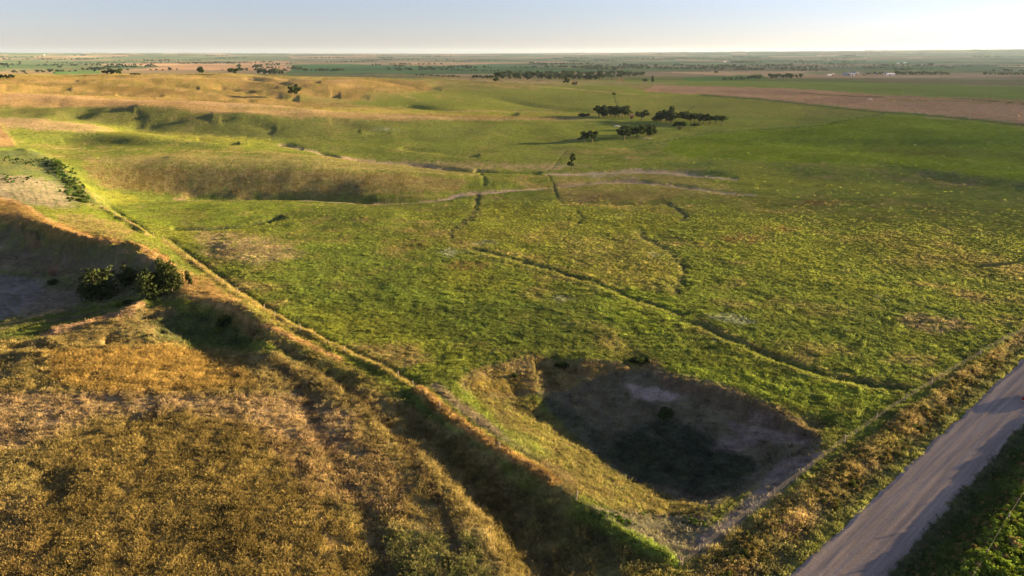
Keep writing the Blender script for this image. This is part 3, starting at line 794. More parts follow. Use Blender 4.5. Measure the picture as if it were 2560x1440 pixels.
p_line([(1715,280),(1735,265)], 2.5, DKGREEN, .7, warp=.1)
p_line([(1190,425),(1260,430),(1360,433)], 4, DKGREEN, .5, warp=.1)  # shadow of the creek bank put into the colour
p_line([(700,514),(820,512),(850,506)], 2, STRAW, .6)
p_line([(425,571),(520,571),(600,563),(660,551),(710,540)], 6, (.04,.06,.018), .75, warp=.3)  # shade of the curved cut deepened with dark green paint
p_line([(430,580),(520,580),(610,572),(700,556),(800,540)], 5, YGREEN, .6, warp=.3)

# left: meadow corner, eroded flat, bushes' ground
p_poly([(-300,300),(0,308),(30,345),(48,368),(0,368),(-300,360)], (.30,.2,.10), .95, 3, .2, dry=1, seed=100)
p_line([(0,308),(30,345),(50,372),(110,398),(140,412)], 5, YGREEN, .8, warp=.1)
p_poly([(-300,368),(50,370),(110,385),(160,420),(180,470),(190,515),(100,515),(-300,480)], (.075,.105,.035), .9, 8, .4, seed=101)
p_line([(-100,372),(40,374),(95,382)], 7, LUSH, .8, warp=.1)
p_poly([(-200,430),(60,440),(150,460),(185,500),(175,518),(60,505),(-200,470)], (.26,.22,.15), .8, 10, .5, bald=.7, seed=102)
for k in range(9):
    x0 = 20 + k * 17
    p_line([(x0, 452), (x0 + 10, 475), (x0 + 22, 508)], 3.2, (.10,.12,.05), .7, warp=.5)
p_poly([(120,395),(160,415),(190,460),(250,512),(200,516),(175,480),(140,440)], (.07,.11,.022), .8, 6, .3, seed=103)
p_line([(200,470),(225,490),(248,515)], 7, (.16,.18,.03), .8, warp=.2)
p_line([(250,515),(300,545),(340,568),(372,592)], 5, OCHRE, .8, dry=1)
p_poly([(-400,486),(0,490),(60,510),(120,545),(200,578),(300,600),(390,625),(440,660),(420,672),(330,625),(230,612),(130,590),(60,560),(-400,540)], (.30,.19,.075), .9, 8, .3, dry=1, seed=104)
p_line([(0,492),(60,512),(110,543),(170,574),(250,600),(330,612),(400,640),(440,668)], 10, (.38,.25,.12), .6, dry=1)
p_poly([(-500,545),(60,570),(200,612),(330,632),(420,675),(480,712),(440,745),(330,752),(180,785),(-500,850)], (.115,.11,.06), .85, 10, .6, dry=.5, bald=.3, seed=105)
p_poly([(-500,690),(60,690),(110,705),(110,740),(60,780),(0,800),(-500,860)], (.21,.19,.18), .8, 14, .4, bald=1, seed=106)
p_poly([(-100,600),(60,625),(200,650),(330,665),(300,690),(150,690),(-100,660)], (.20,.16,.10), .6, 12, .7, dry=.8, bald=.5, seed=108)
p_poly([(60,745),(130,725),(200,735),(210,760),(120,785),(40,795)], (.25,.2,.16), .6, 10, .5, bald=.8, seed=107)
p_line([(-40,822),(40,805),(120,786),(170,778)], 7, (.38,.27,.13), .8, dry=1)
p_line([(-60,838),(60,812),(170,797),(260,780),(340,760)], 8, (.16,.12,.09), .6, bald=1)
p_line([(-60,852),(40,835),(130,822)], 9, (.07,.12,.02), .7)
p_line([(100,842),(200,815),(260,795),(330,778),(362,760)], 14, (.37,.23,.14), .9, dry=1, bald=.4, mottle=.3)
p_poly([(120,838),(360,768),(440,772),(430,800),(470,860),(440,885),(80,880),(60,862)], (.24,.18,.08), .8, 12, .5, dry=.9, seed=131)
p_poly([(170,800),(230,785),(300,775),(300,785),(230,800)], (.09,.13,.02), .6, 8, .3, seed=132)
for q, (a_, b_, w_, h_) in enumerate([(50,572,26,8),(85,604,22,16),(185,630,20,8),(320,640,36,8),(375,655,40,12),(410,668,20,10)]):
    p_poly([(a_ - w_, b_), (a_, b_ - h_), (a_ + w_, b_), (a_, b_ + h_)], (.30,.2,.11), .8, 8, .3, dry=1, seed=110 + q)

p_line([(100,842),(200,815),(260,795),(330,778),(362,760)], 18, (.34,.235,.13), .8, dry=1, bald=.4, mottle=.7)
# near left field
p_poly([(-900,840),(100,850),(420,870),(700,880),(1000,1000),(1250,1150),(1330,1440),(1400,1700),(-900,1900)], OCHRE, .95, 20, .2, dry=1, tall=.5, seed=120)
p_poly([(120,880),(420,860),(600,900),(640,960),(480,985),(260,990),(130,950)], (.31,.215,.065), .85, 26, .3, dry=1, tall=1, seed=121)
p_poly([(-900,960),(200,985),(500,990),(760,980),(900,1040),(860,1120),(640,1090),(460,1030),(250,1040),(60,1120),(-900,1200)], (.31,.23,.135), .8, 26, .4, dry=1, tall=.1, seed=122)
p_poly([(180,1090),(420,1030),(600,1040),(760,1140),(820,1260),(1000,1440),(1000,1700),(-200,1700),(60,1300)], (.20,.155,.05), .85, 36, .4, dry=.7, tall=.75, seed=123)
p_poly([(-500,1200),(100,1240),(120,1500),(-500,1500)], (.26,.19,.075), .6, 40, .5, dry=.9, tall=.5, seed=124)
p_poly([(640,1090),(900,1080),(1040,1200),(1000,1300),(800,1240)], (.29,.20,.11), .6, 30, .6, dry=1, tall=.2, seed=125)
p_poly([(940,1320),(1200,1330),(1260,1500),(900,1500)], (.06,.10,.018), .75, 40, .5, dry=.1, tall=.9, seed=126)
p_poly([(1020,1040),(1140,1100),(1260,1200),(1420,1290),(1560,1370),(1690,1425),(1720,1700),(1320,1700),(1280,1440),(1200,1250),(1100,1130)], (.115,.095,.032), .8, 20, .4, dry=.6, tall=.8, seed=127)
p_poly([(380,800),(520,775),(640,820),(640,860),(520,870),(400,850)], (.06,.09,.02), .85, 20, .4, tall=.3, seed=128)
p_poly([(520,760),(700,800),(860,900),(1000,985),(900,960),(700,870),(560,800)], (.22,.175,.05), .7, 14, .4, dry=.8, seed=129)
p_poly([(440,670),(520,700),(640,780),(560,770),(450,740)], (.33,.21,.10), .8, 16, .3, dry=1, seed=130)
p_line([(540,760),(620,790),(700,828),(790,872),(860,905)], 13, (.38,.25,.12), .8, dry=1)
p_line([(700,905),(760,990),(800,1080),(880,1220),(950,1360),(985,1500)], 30, (.12,.085,.045), .7, dry=.9, mottle=.3, tall=0)
p_line([(840,940),(940,1030),(1020,1120),(1100,1260),(1150,1400)], 26, (.13,.09,.05), .65, dry=.9, mottle=.3, tall=0)
p_line([(640,940),(690,1040),(720,1140),(790,1270),(840,1400)], 12, (.30,.22,.10), .5, dry=1, mottle=.4, tall=.1)
p_line([(30,985),(200,993),(330,1003),(520,1000),(760,985)], 5, (.12,.09,.055), .6, dry=.9, tall=0)
p_line([(-60,1090),(150,1095),(260,1062),(420,1035)], 14, (.16,.12,.06), .5, dry=.9, tall=.1)
p_line([(600,795),(700,860),(800,920)], 18, (.10,.08,.035), .5, dry=.7)
# strip
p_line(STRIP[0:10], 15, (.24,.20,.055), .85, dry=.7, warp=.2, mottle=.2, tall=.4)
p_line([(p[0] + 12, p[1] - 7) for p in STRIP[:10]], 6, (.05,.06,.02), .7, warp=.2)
p_line(STRIP[9:14], 34, (.38,.25,.10), .9, dry=1, warp=.5, mottle=.2, tall=.7)
p_line(STRIP[14:], 17, (.12,.18,.02), .85, dry=.1, warp=.3, tall=.7)
p_line([(p[0] + 40, p[1] - 14) for p in STRIP[9:14]], 26, (.22,.16,.13), .7, dry=.6, bald=.7, warp=.5, mottle=.3)
# pond
p_poly([(1180,925),(1320,890),(1560,905),(1640,900),(1650,930),(1540,930),(1400,965),(1330,985),(1230,1000),(1150,960)], (.27,.19,.10), .8, 16, .5, dry=1, bald=.2, seed=140)
p_poly([(1170,950),(1260,920),(1320,960),(1260,985),(1190,985)], (.18,.15,.03), .7, 14, .4, dry=.7, seed=141)
p_poly([(1330,895),(1400,905),(1440,940),(1380,950),(1330,930)], (.13,.12,.03), .7, 10, .3, seed=142)
p_poly([(1180,985),(1320,995),(1420,1080),(1560,1190),(1700,1250),(1800,1270),(1760,1300),(1560,1290),(1440,1230),(1300,1120)], (.165,.145,.042), .9, 16, .4, dry=.5, tall=.1, seed=143)
p_poly([(1250,1070),(1330,1090),(1380,1140),(1330,1160),(1260,1110)], (.11,.16,.022), .6, 14, .3, seed=144)
p_poly([(1340,985),(1560,925),(1640,925),(1750,965),(1850,995),(1950,1040),(2050,1095),(2050,1140),(1950,1190),(1860,1230),(1780,1270),(1680,1245),(1560,1190),(1420,1080)], (.13,.115,.085), .95, 10, .3, dry=.4, bald=.8, tall=0, seed=145)
p_poly([(1640,925),(1700,938),(1760,948),(1850,976),(1950,1022),(2045,1075),(2060,1115),(2000,1115),(1900,1072),(1800,1028),(1700,985),(1650,965)], (.13,.10,.065), .85, 9, .3, dry=.6, bald=.7, tall=0, seed=154)
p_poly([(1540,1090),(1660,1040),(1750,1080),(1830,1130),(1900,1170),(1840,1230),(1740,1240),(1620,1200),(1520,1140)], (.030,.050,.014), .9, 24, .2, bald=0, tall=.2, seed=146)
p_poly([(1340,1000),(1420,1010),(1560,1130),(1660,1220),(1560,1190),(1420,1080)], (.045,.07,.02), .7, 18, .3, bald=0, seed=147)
p_poly([(1560,962),(1640,970),(1700,985),(1700,1000),(1620,1003),(1580,990)], (.33,.28,.25), .8, 10, .2, bald=1, seed=148)
p_poly([(1820,1055),(1860,1060),(1900,1072),(2030,1095),(2010,1110),(1900,1100),(1850,1130),(1780,1125),(1790,1105),(1840,1090)], (.29,.24,.21), .75, 12, .5, bald=1, seed=149)
p_poly([(1870,1030),(1930,1040),(1930,1060),(1880,1055)], (.30,.24,.21), .6, 10, .4, bald=.9, seed=150)
p_poly([(1950,1150),(2060,1130),(1990,1200),(1900,1270),(1780,1380),(1720,1400),(1720,1360),(1830,1280),(1900,1210)], (.20,.17,.15), .9, 12, .2, bald=1, seed=151)
p_poly([(1480,1270),(1640,1290),(1780,1290),(1760,1340),(1700,1400),(1620,1360),(1520,1300)], (.19,.165,.13), .8, 12, .4, dry=.3, bald=.85, seed=152)
p_poly([(1990,1040),(2040,1035),(2080,1060),(2040,1075),(2000,1065)], (.21,.17,.07), .6, 8, .4, dry=.8, seed=153)
p_line([(1640,905),(1632,925),(1660,945),(1750,960),(1850,990),(1950,1035),(2020,1065)], 6, (.28,.2,.10), .7, dry=1, mottle=.5)
# road verge (by real distance from the road)
vz = (RR < 500) & (GX > 0)
def fence_side(x, y):
    """metres from the road fence, positive toward the road"""
    ax, ay = unproj(1705, 1415); bx, by = unproj(2560, 828)
    L = math.hypot(bx - ax, by - ay)
    return ((x - ax) * (by - ay) - (y - ay) * (bx - ax)) / L
vz = vz * smooth(-.8, .8, fence_side(GX, GY))
vn = fbm(GX, GY, 5, 3, 601); vn2 = fbm(GX, GY, 14, 2, 611)
def verge(a0, a1, col, op, soft=1.0, **kw):
    w_ = RD_C + vn * 1.3
    a = smooth(a0 - soft, a0 + soft, w_) * (1 - smooth(a1 - soft, a1 + soft, w_)) * vz
    _mixin(np.ones(GX.shape, bool), (a * op).ravel(), col, **kw)
verge(-13.5, -4.0, (.165,.15,.04), .9, dry=.4, bald=0, tall=.5)
_a = smooth(-12, -8.5, RD_C + vn) * (1 - smooth(-7.5, -6.0, RD_C + vn)) * vz * smooth(-.1, .5, vn2)
_mixin(np.ones(GX.shape, bool), (_a * .8).ravel(), (.29,.215,.105), dry=1, tall=.6)
verge(-5.8, -3.9, (.13,.155,.03), .7, .6, dry=.2, tall=.1)
verge(-7.6, -5.2, (.075,.09,.03), .6, .8, tall=0)
verge(3.4, 60, (.055,.085,.022), .9, .8, dry=.1, bald=0, tall=1)
verge(3.6, 5.6, (.11,.12,.05), .6, .8, dry=.2, bald=.2, tall=.1)
verge(8.5, 60, (.12,.17,.025), .7, 1.5, tall=.8)
ON_ROAD = inroad & (np.abs(RD_C) < 3.6)
BALD[ON_ROAD] = 1

# fine mottling of the colour itself
f1 = fbm(GX, GY, 3.0, 2, 701) * lodw(3.0); f2 = fbm(GX, GY, 11.0, 3, 711) * lodw(11.0); f3 = fbm(GX, GY, 40.0, 2, 721) * lodw(40.0)
f4 = fbm(GX, GY * .6, 110.0, 3, 731) * lodw(70.0) * smooth(250, 600, RR) + fbm(GX, GY, 420.0, 3, 741) * smooth(1500, 2500, RR)
C *= np.clip(1 + .30 * f1 + .28 * f2 + .16 * f3 + .24 * f4, .4, 1.9)[..., None]
C = np.clip(C, .005, .6)
_pm = (1 - smooth(.25, .7, BALD)) * (1 - smooth(.6, 1., TALL)) * (C[..., 1] > C[..., 0] * .85)
C *= (1 + (.20 + .22 * smooth(280, 420, RR)) * _pm * (RR < 1700))[..., None]  # colour raised with distance for sunlight the missing tufts would catch
C[..., 2] += .013 * _pm; C[..., 1] *= 1 - .05 * _pm
# ------------------------------------------------------------------ materials
def mat_new(name):
    m = bpy.data.materials.new(name); m.use_nodes = True
    nt = m.node_tree; nt.nodes.clear()
    out = nt.nodes.new('ShaderNodeOutputMaterial')
    return m, nt, out

def N(nt, kind, **kw):
    n = nt.nodes.new(kind)
    for k, v in kw.items():
        if k.startswith('i_'):
            n.inputs[k[2:].replace('_', ' ')].default_value = v
        else:
            setattr(n, k, v)
    return n

def mat_ground():
    m, nt, out = mat_new('ground_cover')
    L = nt.links.new
    b = N(nt, 'ShaderNodeBsdfDiffuse'); b.inputs['Roughness'].default_value = 1.0
    at_ = N(nt, 'ShaderNodeAttribute', attribute_name='cover')
    geo = N(nt, 'ShaderNodeNewGeometry')
    tex = []
    for sc, det in ((2.6, 5.0), (0.33, 6.0)):
        t = N(nt, 'ShaderNodeTexNoise'); t.inputs['Scale'].default_value = sc; t.inputs['Detail'].default_value = det
        t.inputs['Roughness'].default_value = 0.62
        L(geo.outputs['Position'], t.inputs['Vector']); tex.append(t)
    add = N(nt, 'ShaderNodeMath', operation='ADD'); L(tex[0].outputs['Fac'], add.inputs[0]); L(tex[1].outputs['Fac'], add.inputs[1])
    mr = N(nt, 'ShaderNodeMapRange'); mr.inputs['From Min'].default_value = .7; mr.inputs['From Max'].default_value = 1.3
    mr.inputs['To Min'].default_value = .55; mr.inputs['To Max'].default_value = 1.45
    L(add.outputs[0], mr.inputs['Value'])
    mul = N(nt, 'ShaderNodeVectorMath', operation='SCALE'); L(at_.outputs['Color'], mul.inputs[0]); L(mr.outputs[0], mul.inputs['Scale'])
    # hue drift green <-> straw
    t3 = N(nt, 'ShaderNodeTexNoise'); t3.inputs['Scale'].default_value = 0.9; t3.inputs['Detail'].default_value = 3.0
    L(geo.outputs['Position'], t3.inputs['Vector'])
    hs = N(nt, 'ShaderNodeHueSaturation')
    mh = N(nt, 'ShaderNodeMapRange'); mh.inputs['From Min'].default_value = .3; mh.inputs['From Max'].default_value = .7
    mh.inputs['To Min'].default_value = .48; mh.inputs['To Max'].default_value = .52
    L(t3.outputs['Fac'], mh.inputs['Value']); L(mh.outputs[0], hs.inputs['Hue']); L(mul.outputs[0], hs.inputs['Color'])
    L(hs.outputs[0], b.inputs['Color'])
    # relief finer than the mesh: tussocks
    t4 = N(nt, 'ShaderNodeTexNoise'); t4.inputs['Scale'].default_value = 0.55; t4.inputs['Detail'].default_value = 6.0; t4.inputs['Roughness'].default_value = .7
    L(geo.outputs['Position'], t4.inputs['Vector'])
    ra = N(nt, 'ShaderNodeAttribute', attribute_name='tussock')
    bm_ = N(nt, 'ShaderNodeBump'); bm_.inputs['Distance'].default_value = 1.2
    L(ra.outputs['Fac'], bm_.inputs['Strength'])
    rd = N(nt, 'ShaderNodeAttribute', attribute_name='stand'); L(rd.outputs['Fac'], bm_.inputs['Distance'])
    L(t4.outputs['Fac'], bm_.inputs['Height']); L(bm_.outputs[0], b.inputs['Normal'])
    L(b.outputs[0], out.inputs['Surface'])
    return m

def mesh_grid(name, X, Y, Zz, mat, smooth_=True):
    nr, nc = X.shape
    me = bpy.data.meshes.new(name)
    nv = nr * nc
    co = np.empty((nv, 3), np.float32); co[:, 0] = X.ravel(); co[:, 1] = Y.ravel(); co[:, 2] = Zz.ravel()
    i, j = np.meshgrid(np.arange(nr - 1), np.arange(nc - 1), indexing='ij')
    a = (i * nc + j).ravel()
    q = np.stack([a, a + 1, a + nc + 1, a + nc], 1).astype(np.int32)
    # face up
    v0, v1, v3 = co[q[0, 0]], co[q[0, 1]], co[q[0, 3]]
    if np.cross(v1 - v0, v3 - v0)[2] < 0: q = q[:, ::-1].copy()
    me.vertices.add(nv); me.vertices.foreach_set('co', co.ravel())
    nf = len(q)
    me.loops.add(nf * 4); me.loops.foreach_set('vertex_index', q.ravel())
    me.polygons.add(nf); me.polygons.foreach_set('loop_start', np.arange(0, nf * 4, 4, dtype=np.int32))
    me.polygons.foreach_set('use_smooth', np.full(nf, smooth_))
    me.update(calc_edges=True)
    me.materials.append(mat)
    o = bpy.data.objects.new(name, me); COL.objects.link(o)
    return o

def v_attr(me, name, A, kind='FLOAT'):
    at_ = me.attributes.new(name, kind, 'POINT')
    if kind == 'FLOAT_COLOR':
        n = len(me.vertices); B = np.ones((n, 4), np.float32); B[:, :3] = A.reshape(-1, 3); at_.data.foreach_set('color', B.ravel())
    elif kind == 'FLOAT_VECTOR':
        at_.data.foreach_set('vector', A.astype(np.float32).ravel())
    else:
        at_.data.foreach_set('value', A.astype(np.float32).ravel())

M_GROUND = mat_ground()
# close the fan behind the camera
ground_o = mesh_grid('ground', np.hstack([GX, GX[:, :1]]), np.hstack([GY, GY[:, :1]]), np.hstack([Z, Z[:, :1]]), M_GROUND)
ground_o['kind'] = 'structure'
v_attr(ground_o.data, 'cover', np.concatenate([C, C[:, :1]], 1), 'FLOAT_COLOR')
TUS = np.clip(1.0 - .6 * BALD, .1, 1) * (1 - .5 * smooth(2000, 6000, RR))
TUS = np.where(ON_ROAD, .05, TUS)
STAND = 1.2 - .45 * smooth(260, 520, RR)
v_attr(ground_o.data, 'stand', np.hstack([STAND, STAND[:, :1]]))
v_attr(ground_o.data, 'tussock', np.hstack([TUS, TUS[:, :1]]))
# ------------------------------------------------------------------ the gravel road
def mat_road():
    m, nt, out = mat_new('graded_gravel')
    L = nt.links.new
    b = N(nt, 'ShaderNodeBsdfDiffuse'); b.inputs['Roughness'].default_value = 1
    uv = N(nt, 'ShaderNodeAttribute', attribute_name='lane')
    mp = N(nt, 'ShaderNodeMapping'); mp.inputs['Scale'].default_value = (.05, 1.3, 1)
    L(uv.outputs['Vector'], mp.inputs['Vector'])
    t1 = N(nt, 'ShaderNodeTexNoise'); t1.inputs['Scale'].default_value = 1.0; t1.inputs['Detail'].default_value = 4; t1.inputs['Distortion'].default_value = .25
    L(mp.outputs[0], t1.inputs['Vector'])
    cr = N(nt, 'ShaderNodeValToRGB')
    cr.color_ramp.elements[0].position = .36; cr.color_ramp.elements[0].color = (.25, .215, .185, 1)
    cr.color_ramp.elements[1].position = .66; cr.color_ramp.elements[1].color = (.37, .315, .265, 1)
    L(t1.outputs['Fac'], cr.inputs['Fac'])
    t2 = N(nt, 'ShaderNodeTexNoise'); t2.inputs['Scale'].default_value = 5.0; t2.inputs['Detail'].default_value = 6; t2.inputs['Roughness'].default_value = .7
    geo = N(nt, 'ShaderNodeNewGeometry'); L(geo.outputs['Position'], t2.inputs['Vector'])
    mr = N(nt, 'ShaderNodeMapRange'); mr.inputs['From Min'].default_value = .3; mr.inputs['From Max'].default_value = .7; mr.inputs['To Min'].default_value = .72; mr.inputs['To Max'].default_value = 1.25
    L(t2.outputs['Fac'], mr.inputs['Value'])
    sc = N(nt, 'ShaderNodeVectorMath', operation='SCALE'); L(cr.outputs['Color'], sc.inputs[0]); L(mr.outputs[0], sc.inputs['Scale'])
    L(sc.outputs[0], b.inputs['Color'])
    # washboard across the wheel paths
    mp2 = N(nt, 'ShaderNodeMapping'); mp2.inputs['Scale'].default_value = (1.7, .25, 1)
    L(uv.outputs['Vector'], mp2.inputs['Vector'])
    w = N(nt, 'ShaderNodeTexWave'); w.inputs['Scale'].default_value = .32; w.inputs['Distortion'].default_value = 2.5; w.inputs['Detail'].default_value = 2
    L(mp2.outputs[0], w.inputs['Vector'])
    ad = N(nt, 'ShaderNodeMath', operation='MULTIPLY_ADD'); ad.inputs[1].default_value = .35
    L(w.outputs['Fac'], ad.inputs[0]); L(t2.outputs['Fac'], ad.inputs[2])
    bp = N(nt, 'ShaderNodeBump'); bp.inputs['Distance'].default_value = .05; bp.inputs['Strength'].default_value = .7
    L(ad.outputs[0], bp.inputs['Height']); L(bp.outputs[0], b.inputs['Normal'])
    L(b.outputs[0], out.inputs['Surface'])
    return m

def build_road():
    ax, ay = unproj(1987, 1440); bx, by = unproj(2560, 903)
    Lh = math.hypot(bx - ax, by - ay); dx, dy = (bx - ax) / Lh, (by - ay) / Lh
    s = np.concatenate([np.arange(-60, 130, .35), np.arange(130, 420, 1.5)])
    c = np.concatenate([[-4.3], np.arange(-3.75, 3.76, .125), [4.3]])
    S, Cc = np.meshgrid(s, c, indexing='ij')
    edge = np.sign(Cc) * smooth(2.4, 3.75, np.abs(Cc)) * (.35 * fbm(S, np.sign(Cc) * 9.0, 5.0, 3, 801) + .2 * fbm(S, np.sign(Cc) * 9.0, 1.3, 2, 805))
    Ce = Cc + edge
    X = ax + dx * S + dy * (Ce + 3.5); Y = ay + dy * S - dx * (Ce + 3.5)
    z = 0.25 + 0.10 * fbm(S, S * 0, 60, 2, 63)
    z = z + .07 * (1 - np.clip(np.abs(Cc) / 3.7, 0, 1) ** 2)
    drift = .5 * fbm(S, S * 0 + 5, 35, 2, 811)
    for c0, w_, h_ in ((-2.3, .35, -.035), (-.7, .35, -.03), (.75, .35, -.03), (2.2, .35, -.035), (-3.3, .3, .09), (-1.5, .22, .04), (0, .25, .05), (1.5, .22, .04), (3.2, .3, .10)):
        z = z + h_ * np.exp(-((Cc - c0 - drift * .5) / w_) ** 2)
    z = z + .035 * fbm(S, Cc * 6, 5, 2, 821) + .012 * fbm(S, Cc, .8, 2, 823)
    z = z - .05 * smooth(3.0, 3.75, np.abs(Cc)) - .32 * (np.abs(Cc) > 4)
    o = mesh_grid('gravel_road', X, Y, z, mat_road())
    o['kind'] = 'structure'
    v_attr(o.data, 'lane', np.stack([S, Cc, S * 0], -1), 'FLOAT_VECTOR')
    return o
build_road()
# ------------------------------------------------------------------ grass: tufts scattered by geometry nodes
def mat_grass(name, trans=.35, rnd=.35):
    m, nt, out = mat_new(name)
    L = nt.links.new
    a = N(nt, 'ShaderNodeAttribute', attribute_name='tint', attribute_type='INSTANCER')
    oi = N(nt, 'ShaderNodeObjectInfo')
    mr = N(nt, 'ShaderNodeMapRange'); mr.inputs['To Min'].default_value = 1 - rnd; mr.inputs['To Max'].default_value = 1 + rnd
    L(oi.outputs['Random'], mr.inputs['Value'])
    sc = N(nt, 'ShaderNodeVectorMath', operation='SCALE'); L(a.outputs['Color'], sc.inputs[0]); L(mr.outputs[0], sc.inputs['Scale'])
    d = N(nt, 'ShaderNodeBsdfDiffuse'); t = N(nt, 'ShaderNodeBsdfTranslucent'); mx = N(nt, 'ShaderNodeMixShader')
    mx.inputs[0].default_value = trans
    L(sc.outputs[0], d.inputs['Color']); L(sc.outputs[0], t.inputs['Color'])
    L(d.outputs[0], mx.inputs[1]); L(t.outputs[0], mx.inputs[2]); L(mx.outputs[0], out.inputs['Surface'])
    return m

M_GRASS = mat_grass('grass_blade', .45)

def tuft_mesh(name, n, h, r, w, lean, seed, heads=0, flop=.5):
    rd = random.Random(seed)
    V = []; Fc = []
    for k in range(n):
        a = rd.uniform(0, 2 * math.pi); rr = r * math.sqrt(rd.random())
        bx, by = rr * math.cos(a), rr * math.sin(a)
        la = a + rd.uniform(-.8, .8); ln = lean * rd.uniform(.3, 1.2)
        hh = h * rd.uniform(.6, 1.15)
        ox, oy = math.cos(la), math.sin(la)
        ta = rd.uniform(0, math.pi)                       # blade faces any way
        tx, ty = math.cos(ta), math.sin(ta)
        ww = w * rd.uniform(.7, 1.3)
        mid = (bx + ox * ln * .35, by + oy * ln * .35, hh * .62)
        tip = (bx + ox * ln, by + oy * ln, hh * (1 - .25 * flop))
        i = len(V)
        V += [(bx - tx * ww * .5, by - ty * ww * .5, -.06), (bx + tx * ww * .5, by + ty * ww * .5, -.06),
              (mid[0] + tx * ww * .5, mid[1] + ty * ww * .5, mid[2]), (mid[0] - tx * ww * .5, mid[1] - ty * ww * .5, mid[2]), tip]
        Fc += [(i, i + 1, i + 2, i + 3), (i + 3, i + 2, i + 4)]
        if k < heads:
            i = len(V); q = w * 1.6
            V += [(tip[0] - tx * q, tip[1] - ty * q, tip[2] - .02), (tip[0] + tx * q, tip[1] + ty * q, tip[2] - .02), (tip[0] + ox * .05, tip[1] + oy * .05, tip[2] + h * .22)]
            Fc += [(i, i + 1, i + 2)]
    me = bpy.data.meshes.new(name); me.from_pydata(V, [], Fc); me.update()
    me.materials.append(M_GRASS)
    return bpy.data.objects.new(name, me)

TUFTS = bpy.data.collections.new('tuft_kinds')
TK = [tuft_mesh('tuft_a_low', 16, .20, .30, .05, .16, 1), tuft_mesh('tuft_b_low', 16, .24, .26, .045, .22, 2),
      tuft_mesh('tuft_c_mid', 18, .42, .26, .045, .26, 3, 4), tuft_mesh('tuft_d_mid', 16, .46, .30, .05, .2, 4, 4),
      tuft_mesh('tuft_e_tall', 26, .40, .30, .032, .26, 5, 10, .3), tuft_mesh('tuft_f_tall', 24, .48, .26, .032, .34, 6, 10, .3)]
for t_ in TK: TUFTS.objects.link(t_)

def scatter_object(name, P, tint, rotz, scl, idx, coll, tilt=None):
    me = bpy.data.meshes.new(name)
    n = len(P)
    me.vertices.add(n); me.vertices.foreach_set('co', P.astype(np.float32).ravel())
    v_attr(me, 'tint', tint, 'FLOAT_COLOR')
    rot = np.zeros((n, 3)); rot[:, 2] = rotz
    if tilt is not None: rot[:, :2] = tilt
    v_attr(me, 'rot', rot, 'FLOAT_VECTOR')
    v_attr(me, 'scl', scl if scl.ndim == 2 else np.stack([scl, scl, scl], 1), 'FLOAT_VECTOR')
    at_ = me.attributes.new('kind_i', 'INT', 'POINT'); at_.data.foreach_set('value', idx.astype(np.int32))
    o = bpy.data.objects.new(name, me); COL.objects.link(o)
    ng = bpy.data.node_groups.new(name + '_nodes', 'GeometryNodeTree')
    ng.interface.new_socket('Geometry', in_out='INPUT', socket_type='NodeSocketGeometry')
    ng.interface.new_socket('Geometry', in_out='OUTPUT', socket_type='NodeSocketGeometry')
    gi = ng.nodes.new('NodeGroupInput'); go = ng.nodes.new('NodeGroupOutput')
    ci = ng.nodes.new('GeometryNodeCollectionInfo'); ci.inputs['Collection'].default_value = coll
    ci.inputs['Separate Children'].default_value = True; ci.inputs['Reset Children'].default_value = True
    ip = ng.nodes.new('GeometryNodeInstanceOnPoints'); ip.inputs['Pick Instance'].default_value = True
    def na(attr, ty):
        q = ng.nodes.new('GeometryNodeInputNamedAttribute'); q.data_type = ty; q.inputs['Name'].default_value = attr
        return q.outputs['Attribute']
    l = ng.links.new
    l(gi.outputs[0], ip.inputs['Points']); l(ci.outputs[0], ip.inputs['Instance'])
    l(na('kind_i', 'INT'), ip.inputs['Instance Index'])
    e2r = ng.nodes.new('FunctionNodeEulerToRotation'); l(na('rot', 'FLOAT_VECTOR'), e2r.inputs[0])
    l(e2r.outputs[0], ip.inputs['Rotation']); l(na('scl', 'FLOAT_VECTOR'), ip.inputs['Scale'])
    l(ip.outputs[0], go.inputs[0])
    md = o.modifiers.new('scatter', 'NODES'); md.node_group = ng
    o['kind'] = 'stuff'
    return o

rng = np.random.default_rng(4)
def candidates(n, v0, v1, maxden):
    v = rng.uniform(v1, v0, n); a = rng.uniform(-47, 47, n) * math.pi / 180
    vq_ = (v - 720.0) / F
    r = H / np.tan(np.arctan2(SP + vq_ * CP, CP - vq_ * SP))
    # candidates per square metre at this distance
    drdv = (r * r + H * H) / (F * H) * 1.1
    den = n / (v0 - v1) / (94 * math.pi / 180) / (r * drdv)
    keep = rng.random(n) < np.minimum(1, maxden / den)
    r, a = r[keep], a[keep]
    x, y = r * np.sin(a), r * np.cos(a)
    return x, y, r

NG = 640000
x, y, r = candidates(NG, 1640, 470, 7.0)
tall = gsample(TALL, x, y); dry = gsample(DRY, x, y); bald = gsample(BALD, x, y); col = gsample(C, x, y)
s_, c_ = road_frame(x, y)
patch = fbm(x, y, 3.5, 2, 901)
keep = rng.random(len(x)) > bald * .93
keep &= ~((np.abs(c_) < 3.9 + .5 * fbm(s_, np.sign(c_) * 4, 3, 2, 905)) & (x > 0) & (y > 20))
keep &= rng.random(len(x)) < (.62 + .5 * patch + .4 * tall)
keep &= rng.random(len(x)) < 1 - smooth(260, 330, r)
x, y, r, tall, dry, col, patch = [q[keep] for q in (x, y, r, tall, dry, col, patch)]
z = ground(x, y)
clump = fbm(x, y, 9, 3, 931)
hgt = np.clip(tall * .9 + rng.normal(0, .16, len(x)) + .28 * patch + .22 * clump, 0, 1)
idx = np.where(hgt < .33, 0, np.where(hgt < .66, 2, 4)) + (rng.random(len(x)) < .5)
scl = rng.uniform(.7, 1.25, len(x)) * (1 + .25 * patch)
br = np.clip(rng.normal(1.0, .23, len(x)), .45, 1.7)
